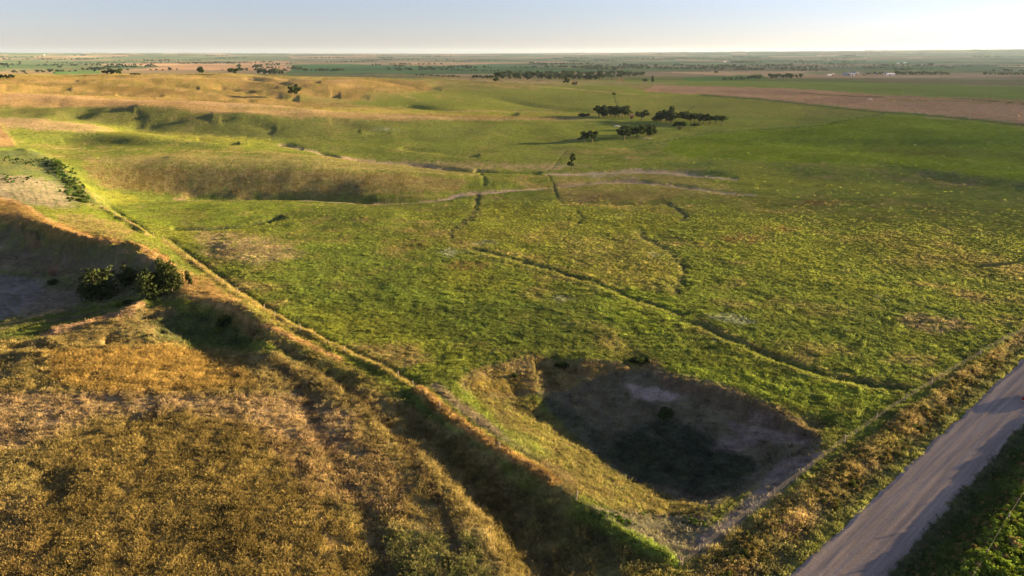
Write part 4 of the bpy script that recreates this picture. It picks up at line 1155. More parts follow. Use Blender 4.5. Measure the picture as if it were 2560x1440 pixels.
lum = 1.45 - .12 * np.clip(np.maximum(tall, dry), 0, 1)
tint = col * (br * lum)[:, None]
P = np.stack([x, y, z], 1)
grass_o = scatter_object('grass', P, tint, rng.uniform(0, 6.28, len(x)), scl, idx, TUFTS)
print('tufts', len(x), time.time() - T0)

# coarser tussocks and forbs standing over the sward, out to where they melt into the field
NF = 560000
x, y, r = candidates(NF, 1300, 196, .55)
dry = gsample(DRY, x, y); bald = gsample(BALD, x, y); col = gsample(C, x, y); tall = gsample(TALL, x, y)
s_, c_ = road_frame(x, y)
cl = fbm(x, y, 16, 3, 941) + .6 * fbm(x, y, 5, 2, 945)
keep = (rng.random(len(x)) < np.clip(.35 + .8 * cl, .04, 1) * (1 - .86 * smooth(250, 400, r)) * (1 - smooth(900, 1500, r))) & (rng.random(len(x)) > bald) & ~((np.abs(c_) < 4.6) & (x > 0)) & (tall < .5)
x, y, r, col, cl = [q[keep] for q in (x, y, r, col, cl)]
sc1 = rng.uniform(.7, 1.35, len(x)) * (1 + smooth(200, 700, r) * .5 + smooth(700, 1500, r) * 1.0)
scv = np.stack([sc1 * 1.25, sc1 * 1.25, sc1 * rng.uniform(.7, 1.1, len(x))], 1)
kindc = rng.random(len(x))
tint = col * (np.clip(rng.normal(1.15, .22, len(x)), .6, 1.6) * (1 - .22 * smooth(260, 600, r)))[:, None]
keepd = gsample(DRY, x, y)
tint = np.where((kindc < (.04 + .2 * keepd) * (1 - .7 * smooth(150, 260, np.hypot(x, y))))[:, None], tint * .5 + np.array([[.13, .10, .04]]), tint)
tint = np.where((kindc > .93)[:, None], tint * .5 + np.array([[.10, .12, .08]]), tint)
scatter_object('pasture_tussocks', np.stack([x, y, ground(x, y) - .03], 1), tint, rng.uniform(0, 6.28, len(x)), scv, 1 + 2 * (rng.random(len(x)) < .25), TUFTS)
print('tussocks', len(x), time.time() - T0)
# ------------------------------------------------------------------ materials of things
def mat_plain(name, col, rough=.8, metal=0.0, noise=.25, nscale=3.0, trans=0.0, emis=None):
    m, nt, out = mat_new(name)
    L = nt.links.new
    t = N(nt, 'ShaderNodeTexNoise'); t.inputs['Scale'].default_value = nscale; t.inputs['Detail'].default_value = 4
    co = N(nt, 'ShaderNodeTexCoord'); L(co.outputs['Object'], t.inputs['Vector'])
    mr = N(nt, 'ShaderNodeMapRange'); mr.inputs['From Min'].default_value = .3; mr.inputs['From Max'].default_value = .7
    mr.inputs['To Min'].default_value = 1 - noise; mr.inputs['To Max'].default_value = 1 + noise
    L(t.outputs['Fac'], mr.inputs['Value'])
    sc = N(nt, 'ShaderNodeVectorMath', operation='SCALE'); sc.inputs[0].default_value = col[:3]; L(mr.outputs[0], sc.inputs['Scale'])
    if trans:
        d = N(nt, 'ShaderNodeBsdfDiffuse'); tr = N(nt, 'ShaderNodeBsdfTranslucent'); mx = N(nt, 'ShaderNodeMixShader'); mx.inputs[0].default_value = trans
        L(sc.outputs[0], d.inputs['Color']); L(sc.outputs[0], tr.inputs['Color'])
        L(d.outputs[0], mx.inputs[1]); L(tr.outputs[0], mx.inputs[2]); L(mx.outputs[0], out.inputs['Surface'])
    else:
        p = N(nt, 'ShaderNodeBsdfPrincipled'); L(sc.outputs[0], p.inputs['Base Color'])
        p.inputs['Roughness'].default_value = rough; p.inputs['Metallic'].default_value = metal
        L(p.outputs[0], out.inputs['Surface'])
    return m

M_BARK = mat_plain('bark', (.10, .075, .055), .95)
M_LEAF = {
 'dark': mat_plain('leaf_dark', (.040, .060, .018), noise=.45, nscale=5, trans=.25),
 'mid': mat_plain('leaf_mid', (.055, .080, .022), noise=.45, nscale=5, trans=.25),
 'light': mat_plain('leaf_light', (.12, .16, .03), noise=.4, nscale=5, trans=.3),
 'cedar': mat_plain('leaf_cedar', (.042, .058, .018), noise=.35, nscale=4, trans=.2),
 'rust': mat_plain('twig_rust', (.20, .12, .085), noise=.3, nscale=4, trans=.2),
 'pink': mat_plain('twig_pink', (.38, .25, .17), noise=.3, nscale=4, trans=.2),
}
M_WOODPOST = mat_plain('weathered_wood', (.26, .21, .17), .9)
M_STEEL = mat_plain('dull_steel', (.30, .28, .25), .6, .3)
M_WIRE = mat_plain('galvanised_wire', (.22, .19, .16), .7, .0)

def obj(name, me, parent=None, mat=None):
    if mat is not None and not me.materials: me.materials.append(mat)
    o = bpy.data.objects.new(name, me); COL.objects.link(o)
    if parent is not None: o.parent = parent
    return o

def tag(o, label, cat, group=None):
    o['label'] = label; o['category'] = cat
    if group: o['group'] = group
    return o

def empty(name, loc, rz=0.0):
    o = bpy.data.objects.new(name, None); COL.objects.link(o)
    o.empty_display_size = .5; o.location = loc; o.rotation_euler = (0, 0, rz)
    return o

class MB:
    """collects simple shapes for one mesh"""
    def __init__(s): s.v = []; s.f = []
    def box(s, c, d, rz=0.0, taper=1.0):
        cx, cy, cz = c; x, y, z = d[0] / 2, d[1] / 2, d[2] / 2
        ca, sa = math.cos(rz), math.sin(rz); i = len(s.v)
        for zz, k in ((-z, 1.0), (z, taper)):
            for xx, yy in ((-x, -y), (x, -y), (x, y), (-x, y)):
                xx, yy = xx * k, yy * k
                s.v.append((cx + xx * ca - yy * sa, cy + xx * sa + yy * ca, cz + zz))
        s.f += [(i, i + 3, i + 2, i + 1), (i + 4, i + 5, i + 6, i + 7)] + [(i + k, i + (k + 1) % 4, i + 4 + (k + 1) % 4, i + 4 + k) for k in range(4)]
        return s
    def tube(s, pts, rad, n=6, cap=True):
        rings = []
        for k, p in enumerate(pts):
            a = np.array(pts[max(k - 1, 0)], float); b = np.array(pts[min(k + 1, len(pts) - 1)], float)
            t = b - a; t /= (np.linalg.norm(t) + 1e-9)
            u = np.cross(t, (0, 0, 1)) if abs(t[2]) < .95 else np.cross(t, (1, 0, 0)); u /= np.linalg.norm(u); w = np.cross(t, u)
            r = rad[k] if hasattr(rad, '__len__') else rad
            i = len(s.v)
            for q in range(n):
                an = 2 * math.pi * q / n
                s.v.append(tuple(np.array(p, float) + r * (math.cos(an) * u + math.sin(an) * w)))
            rings.append(i)
        for a, b in zip(rings[:-1], rings[1:]):
            s.f += [(a + q, a + (q + 1) % n, b + (q + 1) % n, b + q) for q in range(n)]
        if cap: s.f += [tuple(rings[0] + q for q in reversed(range(n))), tuple(rings[-1] + q for q in range(n))]
        return s
    def prism(s, poly, y0, y1):
        """closed profile in x-z pushed from y0 to y1"""
        n = len(poly); i = len(s.v)
        s.v += [(x, y0, z) for x, z in poly] + [(x, y1, z) for x, z in poly]
        s.f += [tuple(i + k for k in range(n)), tuple(i + n + k for k in reversed(range(n)))]
        s.f += [(i + (k + 1) % n, i + k, i + n + k, i + n + (k + 1) % n) for k in range(n)]
        return s
    def mesh(s, name, mat=None, smooth_=False, bevel=0.0):
        me = bpy.data.meshes.new(name); me.from_pydata(s.v, [], s.f); me.update()
        bm = bmesh.new(); bm.from_mesh(me)
        if bevel: bmesh.ops.bevel(bm, geom=bm.edges[:], offset=bevel, segments=1, affect='EDGES', clamp_overlap=True)
        bmesh.ops.recalc_face_normals(bm, faces=bm.faces[:]); bm.to_mesh(me); bm.free()
        if smooth_: me.polygons.foreach_set('use_smooth', [True] * len(me.polygons))
        if mat: me.materials.append(mat)
        return me

# ------------------------------------------------------------------ trees, unit size (height 1, crown about 1 across)
def leaf_mesh(name, blobs, n, size, mat, seed, hollow=.45, spiky=0.0):
    g = np.random.default_rng(seed)
    wts = np.array([b[3] ** 2 for b in blobs]); wts = wts / wts.sum()
    k = g.choice(len(blobs), n, p=wts)
    B = np.array([b[:3] for b in blobs])[k]; R = np.array([b[3] for b in blobs])[k]; Q = np.array([b[4] if len(b) > 4 else .8 for b in blobs])[k]
    d = g.normal(size=(n, 3)); d /= np.linalg.norm(d, axis=1)[:, None]
    rr = R * (hollow + (1 - hollow) * g.random(n) ** .6) * (1 + spiky * np.maximum(0, g.normal(size=n)))
    P = B + d * rr[:, None] * np.stack([np.ones(n), np.ones(n), Q], 1)
    P[:, 2] = np.maximum(P[:, 2], .02)
    a = d * .6 + g.normal(size=(n, 3)) * .7; a /= np.linalg.norm(a, axis=1)[:, None]
    u = np.cross(a, g.normal(size=(n, 3))); u /= np.linalg.norm(u, axis=1)[:, None]
    w = np.cross(a, u)
    s = size * g.uniform(.6, 1.4, n)[:, None]
    V = np.stack([P - u * s - w * s * .7, P + u * s - w * s * .45, P + u * s * .8 + w * s * .8, P - u * s * .6 + w * s], 1).reshape(-1, 3)
    me = bpy.data.meshes.new(name)
    me.vertices.add(4 * n); me.vertices.foreach_set('co', V.astype(np.float32).ravel())
    me.loops.add(4 * n); me.loops.foreach_set('vertex_index', np.arange(4 * n, dtype=np.int32))
    me.polygons.add(n); me.polygons.foreach_set('loop_start', np.arange(0, 4 * n, 4, dtype=np.int32))
    me.update(calc_edges=True); me.materials.append(mat)
    return me

def blobs_broad(seed, n=9, z0=.38, z1=.84, spread=.36, r0=.12, r1=.20):
    rd = random.Random(seed); out = [(0, 0, .62, .21, .9)]
    for i in range(n):
        a = 2 * math.pi * i / n + rd.uniform(-.4, .4); q = spread * rd.uniform(.5, 1.1)
        out.append((q * math.cos(a), q * math.sin(a), rd.uniform(z0, z1), rd.uniform(r0, r1), .8))
    return out

def trunk_mesh(name, blobs, seed, r=.028, top=.5, lean=0.0):
    rd = random.Random(seed); m = MB()
    tp = (lean, 0, top)
    m.tube([(0, 0, -.04), (lean * .3, rd.uniform(-.01, .01), top * .45), tp], [r * 1.5, r, r * .7], 7)
    for b in blobs[:7]:
        s0 = (lean * .5, 0, top * rd.uniform(.5, .95))
        m.tube([s0, ((s0[0] + b[0]) / 2, b[1] / 2, (s0[2] + b[2]) / 2 - .02), (b[0], b[1], b[2] + .04)], [r * .55, r * .35, r * .12], 4, False)
    return m.mesh(name, M_BARK)

PROTO = {}
def proto(key, blobs, n, size, mat, seed, top=.5, r=.028, lean=0., hollow=.45, trunk=True, spiky=0.):
    PROTO[key] = (leaf_mesh('crown', blobs, n, size, M_LEAF[mat], seed, hollow, spiky), trunk_mesh('trunk', blobs, seed + 50, r, top, lean) if trunk else None)
for s_ in range(4):
    proto('broad%d' % s_, blobs_broad(10 + s_, 8 + s_ % 3), 620, .045, 'dark', 20 + s_)
for s_ in range(2):
    proto('vase%d' % s_, blobs_broad(30 + s_, 8, .55, .85, .36, .13, .2), 520, .045, 'mid', 40 + s_, top=.42)
proto('light', blobs_broad(61, 7, .35, .85, .25), 420, .05, 'light', 62)
proto('tall', [(0, 0, .8, .17, 1.1), (.08, .05, .62, .2, 1), (-.1, 0, .5, .2, 1), (.05, -.1, .36, .22, .9), (0, .1, .28, .2, .8)], 520, .045, 'dark', 64)
proto('lone', [(.10, 0, .86, .24, .5), (.22, .1, .70, .22, .45), (-.05, -.1, .74, .2, .5), (.02, 0, .60, .12, .8), (-.25, .05, .40, .24, .35), (.05, -.05, .37, .2, .4)], 640, .05, 'mid', 66, top=.6, r=.04, lean=.05)
proto('cedar0', [(0, 0, .3, .36, .8), (.15, .1, .5, .28, .9), (-.18, -.05, .42, .26, .9), (.05, -.15, .66, .2, 1), (-.05, .1, .78, .14, 1.1)], 1300, .030, 'cedar', 68, top=.4, hollow=.2, spiky=.22)
proto('cedar1', [(0, 0, .28, .34, .8), (-.2, 0, .35, .24, .8), (.22, .05, .42, .26, .9), (.1, 0, .66, .2, 1.1), (-.1, .05, .55, .18, 1)], 1300, .030, 'cedar', 69, top=.4, hollow=.2, spiky=.24)
proto('wisp', [(0, 0, .75, .2, 1.2), (.15, 0, .55, .22, 1), (.25, 0, .3, .2, .8), (-.1, 0, .5, .14, 1)], 520, .04, 'cedar', 70, top=.6, lean=.05)
proto('shrub', [(0, 0, .4, .42, .9), (.25, .1, .35, .28, .8), (-.25, -.1, .32, .3, .8), (0, .2, .6, .25, .8)], 700, .05, 'dark', 71, trunk=False, hollow=.3, spiky=.06)
proto('bush_green', [(0, 0, .4, .42, .9), (.25, .1, .35, .28, .8), (-.25, -.1, .32, .3, .8)], 420, .06, 'light', 72, trunk=False)
# far kinds, few leaves
for s_ in range(3):
    proto('far%d' % s_, blobs_broad(80 + s_, 5, .3, .8, .26, .2, .28), 130, .10, 'dark', 90 + s_, trunk=False, hollow=.3)

def twig_mesh(name, n, mat, seed):
    rd = random.Random(seed); m = MB()
    for k in range(n):
        a = rd.uniform(0, 2 * math.pi); sp = rd.uniform(.05, .5); h = rd.uniform(.55, 1.0)
        x, y = sp * math.cos(a), sp * math.sin(a); i = len(m.v)
        w = .018
        m.v += [(x * .15 - w, y * .15, 0), (x * .15 + w, y * .15, 0), (x, y, h), (x * .6, y * .6 + w, h * .5)]
        m.f += [(i, i + 1, i + 2), (i, i + 3, i + 2)]
    me = bpy.data.meshes.new(name); me.from_pydata(m.v, [], m.f); me.update(); me.materials.append(mat)
    return me
PROTO['bare_pink'] = (twig_mesh('twigs', 130, M_LEAF['pink'], 5), None)
PROTO['bare_rust'] = (twig_mesh('twigs', 150, M_LEAF['rust'], 6), None)

rt = random.Random(9)
def plant(key, px, py, hpx, wpx, name, label, cat='tree', group=None, sink=0.0, parts=True, loc=None):
    x, y, z = at(px, py) if loc is None else loc
    dep = y * CP + (H - z) * SP
    hh = hpx * dep / F / .97; ww = wpx * dep / F
    crown, trunk = PROTO[key]
    sc_ = (ww, ww * rt.uniform(.85, 1.1), hh)
    rz = rt.uniform(0, 6.28) if key not in ('lone', 'wisp') else 0.0
    if parts and trunk is not None:
        o = empty(name, (x, y, z - sink), rz); o.scale = sc_
        obj('crown', crown, o); obj('trunk', trunk, o)
    else:
        o = obj(name, crown); o.location = (x, y, z - sink); o.rotation_euler = (0, 0, rz); o.scale = sc_
    return tag(o, label, cat, group)

G1 = 'trees of the first row of the grove'
G2 = 'trees of the near clump of the grove'
GRV = [
 ('shrub',1457,292,9,15,'small_tree','low dark bush with a long shadow standing apart from the grove row'),
 ('shrub',1469,290,6,9,'small_tree','tiny round bush beside the low dark bush before the grove row'),
 ('broad0',1497,294,25,25,'tree','broad dark tree with a ragged side at the open end of the grove row'),
 ('tall',1510,294,25,20,'tree','tall dark tree pressed against the ragged end tree of the grove row'),
 ('broad1',1526,293,20,22,'tree','lower dark tree filling the dip in the densest part of the grove row'),
 ('broad2',1538,295,23,24,'tree','broad dark tree third from last in the dense part of the grove row'),
 ('broad3',1556,295,26,28,'tree','largest rounded dark tree just before the reddish bare shrub'),
 ('broad0',1568,293,14,16,'tree','short dark tree between the largest rounded tree and the bare shrub'),
 ('broad1',1604,301,21,27,'tree','single round tree standing free between two dense parts of the row'),
 ('shrub',1643,303,14,16,'tree','low dark tree at the edge of the clump with the tallest tree'),
 ('broad2',1652,305,21,25,'tree','dense mid height dark tree next to the tallest tree of the grove'),
 ('broad3',1664,306,19,20,'tree','lower dark tree leaning against the trunk of the tallest tree'),
 ('tall',1677,307,33,30,'tree','tallest tree of the grove with a lopsided wide top'),
 ('broad0',1709,305,22,24,'tree','dark tree behind the pale green tree at the start of the trunked row'),
 ('vase0',1724,309,24,24,'tree','dark spreading tree second in the row with bare trunks showing'),
 ('vase1',1735,309,20,18,'tree','narrow dark tree squeezed into the row with bare trunks showing'),
 ('vase0',1747,310,21,20,'tree','flat topped dark tree in the middle of the trunked row'),
 ('broad1',1758,311,23,22,'tree','domed dark tree highest in the middle of the trunked row'),
 ('vase1',1775,311,20,24,'tree','spreading dark tree fourth from the open end of the trunked row'),
 ('vase0',1790,311,18,20,'tree','low spreading dark tree second from the open end of the trunked row'),
 ('vase1',1804,313,20,24,'tree','last tree of the trunked row with a forked pale trunk'),
 ('light',1713,322,19,17,'tree','pale green sunlit tree in front of the trunked row'),
 ('broad2',1698,322,17,21,'tree','small dark tree above the rust coloured bush'),
 ('shrub',1738,315,6,15,'small_tree','low black green bush under the trunked row'),
 ('shrub',1567,325,11,23,'tree','low wide tree at the back of the near clump'),
 ('broad3',1560,350,26,26,'tree','broad tree with a clear single trunk at the near corner of the clump'),
 ('broad0',1570,345,17,15,'tree','smaller tree tucked behind the corner tree of the near clump'),
 ('broad1',1592,345,25,30,'tree','widest dark tree in the middle of the near clump'),
 ('broad2',1611,334,21,23,'tree','dark tree at the back of the near clump behind the widest one'),
 ('tall',1624,343,27,19,'tree','tall narrow dark tree beside the pale rubble heap'),
 ('tall',1633,339,24,18,'tree','slim dark tree at the outer end of the near clump'),
 ('broad3',1462,356,24,19,'tree','smaller of two trees standing together away from the clump'),
 ('broad0',1480,357,26,25,'tree','larger of two trees standing together away from the clump'),
 ('shrub',1450,349,4,9,'small_tree','very low bush at the foot of the two trees standing together'),
]
for k, (key, px, py, h_, w_, nm, lb) in enumerate(GRV):
    plant(key, px, py, h_ * 1.22, w_ * 1.6, 'small_tree' if nm == 'small_tree' else 'grove_tree', lb, 'bush' if nm == 'small_tree' else 'tree', G1 if k < 24 else G2)
G3 = 'inner trees of the grove'
for k, (px, py, h_, w_, ky) in enumerate([(1505,291,24,24,'broad2'),(1520,290,24,24,'broad3'),(1534,291,22,24,'broad0'),(1548,291,24,24,'broad1'),(1563,291,20,22,'broad2'),(1655,302,22,24,'broad0'),(1668,303,26,24,'broad3'),(1682,303,20,20,'broad1'),
     (1716,306,22,24,'broad2'),(1730,306,22,24,'broad0'),(1744,307,22,22,'broad3'),(1758,307,20,22,'broad1'),(1772,308,18,22,'broad2'),(1788,308,18,20,'broad0'),
     (1578,343,22,24,'broad1'),(1600,341,22,24,'broad3'),(1616,340,22,22,'broad0')]):
    plant(ky, px, py, h_ * 1.15, w_ * 1.4, 'grove_tree', 'dark tree standing inside the dense part of the grove behind its front trees', 'tree', G3)
plant('bare_rust', 1579, 297, 13, 18, 'bare_shrub', 'reddish leafless shrub between the dense row and the single round tree', 'shrub')
plant('bare_rust', 1699, 324, 9, 18, 'bare_shrub', 'rust coloured twiggy bush at the foot of the small dark tree', 'shrub')
plant('lone', 1429, 427, 43, 24, 'lone_tree', 'lone wind shaped tree with two tiers of foliage beside the dry creek')
plant('broad1', 738, 245, 34, 36, 'hill_tree', 'single full tree standing in a hollow of the golden hills')
plant('broad2', 1240, 207, 14, 17, 'field_tree', 'small round tree alone in front of the long shelterbelt')
plant('broad0', 1416, 214, 20, 20, 'field_tree', 'larger of two round trees on the green rise below the shelterbelt')
plant('broad3', 1437, 216, 12, 16, 'field_tree', 'smaller of two round trees on the green rise below the shelterbelt')
plant('broad1', 1612, 207, 11, 15, 'field_tree', 'low tree beside a pale field corner behind the ploughland')
plant('tall', 1631, 207, 18, 14, 'field_tree', 'taller tree beside a pale field corner behind the ploughland')
plant('shrub', 1535, 238, 8, 10, 'small_tree', 'small dark bush at the head of the trail on the green slope', 'bush')
plant('bare_pink', 1547, 205, 12, 8, 'bare_tree', 'pale leafless tree in front of the end of the shelterbelt')
plant('bare_pink', 1556, 206, 10, 7, 'bare_tree', 'shorter pale leafless tree beside its taller twin')
plant('broad2', 1790, 185, 9, 12, 'field_tree', 'lone tree in the bright green far field')
plant('broad2', 150, 171, 8, 12, 'field_tree', 'lone dark tree in the flat green field beyond the golden hills')

# left: cedars and shrubs of the ravine
RAV = 'cedars in the ravine'
plant('cedar0', 252, 748, 92, 108, 'cedar', 'dark round cedar in deep shade low in the ravine', 'tree', RAV, .3)
plant('cedar1', 215, 737, 40, 40, 'cedar', 'small dark cedar beside the round one low in the ravine', 'tree', RAV, .2)
plant('cedar0', 322, 712, 56, 60, 'cedar', 'mid sized cedar higher on the slope between the two larger ones', 'tree', RAV, .2)
plant('cedar1', 382, 742, 88, 92, 'cedar', 'wide feathery cedar half in sunlight at the head of the ravine', 'tree', RAV, .3)
plant('cedar0', 430, 728, 88, 78, 'cedar', 'sunlit cedar with grey twigs on the brow of the ravine', 'tree', RAV, .3)
plant('wisp', 405, 700, 60, 44, 'cedar', 'thin wispy cedar rising behind the sunlit one', 'tree', RAV, .2)
plant('wisp', 472, 716, 44, 26, 'cedar', 'small leaning cedar nearest the golden crest path', 'tree', RAV, .1)
plant('bare_pink', 134, 690, 30, 38, 'bare_shrub', 'sunlit pinkish leafless shrub on the shaded ravine slope', 'shrub')
plant('shrub', 132, 712, 20, 28, 'small_tree', 'black green bush below the pinkish leafless shrub', 'bush')
plant('bare_pink', 308, 662, 14, 18, 'bare_shrub', 'grey leafless shrub on the upper ravine slope', 'shrub')
plant('bush_green', 297, 768, 16, 26, 'small_tree', 'bright green bush on the tan bank at the mouth of the track', 'bush')
plant('shrub', 322, 760, 14, 34, 'small_tree', 'dark bush at the end of the shaded track by the cedars', 'bush')
plant('shrub', 563, 815, 40, 44, 'small_tree', 'tangled dark shrub on the edge of the green hollow', 'bush', None, .3)
plant('bush_green', 545, 832, 22, 30, 'small_tree', 'low yellow green bush below the tangled dark shrub', 'bush', None, .2)
plant('shrub', 1665, 1040, 30, 44, 'small_tree', 'dark shrub on the shaded bank above the bottom of the dry pond', 'bush', None, .3)
plant('shrub', 1405, 918, 22, 34, 'small_tree', 'rounded dark shrub on the cut bank behind the dry pond', 'bush', None, .2)
plant('shrub', 1286, 942, 18, 14, 'small_tree', 'small black green bush beside the sunlit rim of the dry pond', 'bush', None, .2)
plant('shrub', 1595, 905, 20, 44, 'small_tree', 'dark low shrub at the notch in the rim of the dry pond', 'bush', None, .2)
# thickets: many shrubs nobody could count
def thicket(name, line, n, wid, hlo, hhi, tint, seed, kinds=None, bank=None):
    g = np.random.default_rng(seed); P = []; sc_ = []
    pts = [hit(p[0], p[1], Z)[:2] for p in line]
    for k in range(n):
        t = g.random() * (len(pts) - 1); i = int(t); f = t - i
        x = pts[i][0] * (1 - f) + pts[i + 1][0] * f + g.normal() * wid; y = pts[i][1] * (1 - f) + pts[i + 1][1] * f + g.normal() * wid
        h = g.uniform(hlo, hhi); P.append((x, y, float(ground(x, y)) - .1)); sc_.append((h * g.uniform(.8, 1.4), h * g.uniform(.8, 1.4), h))
    P = np.array(P); nn = len(P)
    tn = np.array(tint)[None] * g.uniform(.6, 1.5, (nn, 1)) * (1 + .12 * g.normal(size=(nn, 3)))
    return scatter_object(name, P, np.clip(tn, .005, .5), g.uniform(0, 6.28, nn), np.array(sc_), g.integers(0, 2, nn), SHRUBS)
SHRUBS = bpy.data.collections.new('shrub_kinds')
M_LEAFI = mat_grass('leaf_instanced', .25, .3)
for s_ in range(2):
    me = leaf_mesh('weed', [(0, 0, .45, .45, .95), (.22, .1, .4, .3, .8), (-.2, -.12, .35, .3, .9), (.02, .16, .72, .22, 1.1)], 150, .085, M_LEAFI, 300 + s_, .3, .15)
    SHRUBS.objects.link(bpy.data.objects.new('weed_kind_%s' % 'ab'[s_], me))
thicket('willow_shrubs', [(120,396),(150,420),(172,445),(190,475),(205,508)], 170, 2.6, .7, 1.7, (.06,.10,.02), 1)
thicket('willow_shrubs', [(0,395),(60,405),(110,410)], 70, 5, .4, 1.1, (.05,.085,.022), 2)
thicket('willow_shrubs', [(0,440),(30,450)], 40, 5, .5, 1.2, (.05,.09,.022), 3)
# leafy weeds of the pond corner
thicket('leafy_weeds', [(1490,1285),(1545,1295),(1560,1310)], 60, .6, .25, .5, (.07,.12,.02), 4)
thicket('leafy_weeds', [(1560,1280),(1650,1290),(1780,1280)], 60, .9, .2, .45, (.10,.15,.03), 5)
thicket('leafy_weeds', [(1725,1305),(1765,1310)], 26, .45, .25, .5, (.07,.12,.02), 6)
thicket('leafy_weeds', [(1600,1345),(1560,1330),(1500,1300)], 30, .8, .15, .35, (.12,.14,.04), 7)
thicket('leafy_weeds', [(1790,845),(1840,850)], 60, 1.5, .2, .4, (.20,.24,.16), 8)
thicket('leafy_weeds', [(1380,745),(1440,748)], 60, 2, .2, .4, (.18,.22,.14), 9)
# weeds along the far side of the road
def road_point(s, c):
    ax, ay = unproj(1987, 1440); bx, by = unproj(2560, 903)
    L = math.hypot(bx - ax, by - ay); dx, dy = (bx - ax) / L, (by - ay) / L
    return ax + dx * s + dy * (c + 3.5), ay + dy * s - dx * (c + 3.5)
g = np.random.default_rng(77)
n = 9000
S_ = g.uniform(-25, 90, n); C_ = 4.6 + np.abs(g.normal(0, 1, n)) * 4.5
C_ = np.where(C_ > 20, g.uniform(5, 20, n), C_)
X_, Y_ = road_point(S_, C_)
nz = fbm(X_, Y_, 5, 3, 951)
kp = g.random(n) < np.clip(.45 + .6 * nz + .25 * (C_ > 6.5), .05, 1)
X_, Y_, C_, nz = X_[kp], Y_[kp], C_[kp], nz[kp]
hh = np.clip(.30 + .085 * (C_ - 4.6) + .25 * nz, .25, 1.15) * g.uniform(.7, 1.3, len(X_))
nn = len(X_)
base = np.where((g.random(nn) < .22)[:, None], np.array([[.20, .15, .06]]), np.where((C_ > 9.5)[:, None], np.array([[.17, .235, .03]]), np.array([[.06, .095, .024]])))  # weeds farther from the road get a sunlit green in their colour
scatter_object('roadside_weeds', np.stack([X_, Y_, ground(X_, Y_) - .05], 1), base * g.uniform(.6, 1.5, (nn, 1)), g.uniform(0, 6.28, nn),
    np.stack([hh * 1.0, hh * 1.0, hh * 1.1], 1), g.integers(0, 2, nn), SHRUBS)
# verge clumps between road and fence
n = 2600
S_ = g.uniform(-12, 95, n); C_ = g.uniform(-11.5, -6.0, n)
X_, Y_ = road_point(S_, C_); nz = fbm(X_, Y_, 4, 3, 961)
kp = (nz > .0) & (g.random(n) < .8) & (fence_side(X_, Y_) > .5)
X_, Y_, nz = X_[kp], Y_[kp], nz[kp]; nn = len(X_)
hh = g.uniform(.25, .6, nn) + .3 * nz
base = np.where((g.random(nn) < .6)[:, None], np.array([[.19, .155, .05]]), np.array([[.10, .12, .028]]))
scatter_object('verge_weeds', np.stack([X_, Y_, ground(X_, Y_) - .05], 1), base * g.uniform(.6, 1.4, (nn, 1)), g.uniform(0, 6.28, nn),
    np.stack([hh * .9, hh * .9, hh * 1.1], 1), g.integers(0, 2, nn), SHRUBS)

# ------------------------------------------------------------------ belts and far trees
def belt(spec, label, group, name='belt_tree', cat='tree'):
    k = 0
    for (x0, x1, y0, y1, n, h0, h1) in spec:
        for i in range(n):
            f = (i + rt.uniform(.1, .9)) / n
            px = x0 + (x1 - x0) * f; py = y0 + (y1 - y0) * f + rt.uniform(-.6, .6)
            h = rt.uniform(h0, h1)
            plant('far%d' % rt.randrange(3), px, py, h, h * rt.uniform(.95, 1.5), name, label, cat, group, parts=False)
            k += 1
    return k
belt([(1237,1500,199,201,26,12,19)], 'tall dark tree in the front row of the long dense shelterbelt', 'front row of the long shelterbelt')
belt([(1180,1236,196,198,9,7,11)], 'low dark tree at the ragged end of the shelterbelt beside the thin hedge line', 'ragged end of the long shelterbelt')
belt([(1500,1610,198,190,14,10,14)], 'dark tree in the tapering end of the shelterbelt toward the ploughland', 'tapering end of the long shelterbelt')
belt([(1240,1580,193,189,34,10,15)], 'dark tree in the back row of the long dense shelterbelt', 'back row of the long shelterbelt')
belt([(1040,1150,190,194,20,4,6)], 'small dark tree in the thin hedge line leading to the long shelterbelt', 'trees of the thin hedge line')
belt([(1806,1868,202,200,9,5,11),(1868,1905,200,199,5,10,13)], 'tree of the hedge row on the edge of the bright green far field', 'trees of the hedge row by the green field')
belt([(1924,2003,198,197,9,9,14)], 'tree of the taller row in front of the farm field', 'trees of the taller row')
belt([(2160,2215,187,187,9,5,8),(2236,2300,188,188,12,8,11),(2300,2372,188,188,11,7,10)], 'dark tree in the windbreak beside the farm buildings', 'trees of the farm windbreak')
belt([(2455,2560,187,189,14,7,9),(2560,2700,189,191,12,7,9)], 'dark tree in the straight windbreak beyond the tan field', 'trees of the straight windbreak')
belt([(262,305,187,187,5,12,15)], 'dark tree in the compact clump behind the golden hills', 'trees of the compact clump')
belt([(328,352,188,188,4,4,7)], 'small tree beside the compact clump behind the golden hills', 'small trees beside the clump')
belt([(493,512,184,184,2,16,18)], 'tall tree of the pair behind the golden hills', 'pair of tall trees')
belt([(577,592,186,186,2,15,18),(594,602,170,170,2,8,10),(630,655,172,172,4,8,11),(655,700,172,171,6,4,6)], 'dark tree in the loose grove behind the golden hills', 'trees of the loose grove')
belt([(648,712,187,187,7,12,15),(742,772,178,177,4,6,8)], 'dark tree in the long clump behind the golden hills', 'trees of the long clump')
belt([(0,36,197,196,6,8,11)], 'dark tree at the far edge of the golden hills', 'trees at the far edge of the hills')
belt([(2,22,166,166,3,7,9),(224,240,163,163,2,4,5),(172,182,160,160,2,3,4),(50,50,158,158,1,4,5),(62,70,185,185,2,3,4),(134,137,184,184,1,3,4),(930,955,164,164,4,4,6),(443,443,175,175,1,4,4)],
     'small far tree in the flat fields beyond the golden hills', 'scattered trees of the far flat fields')
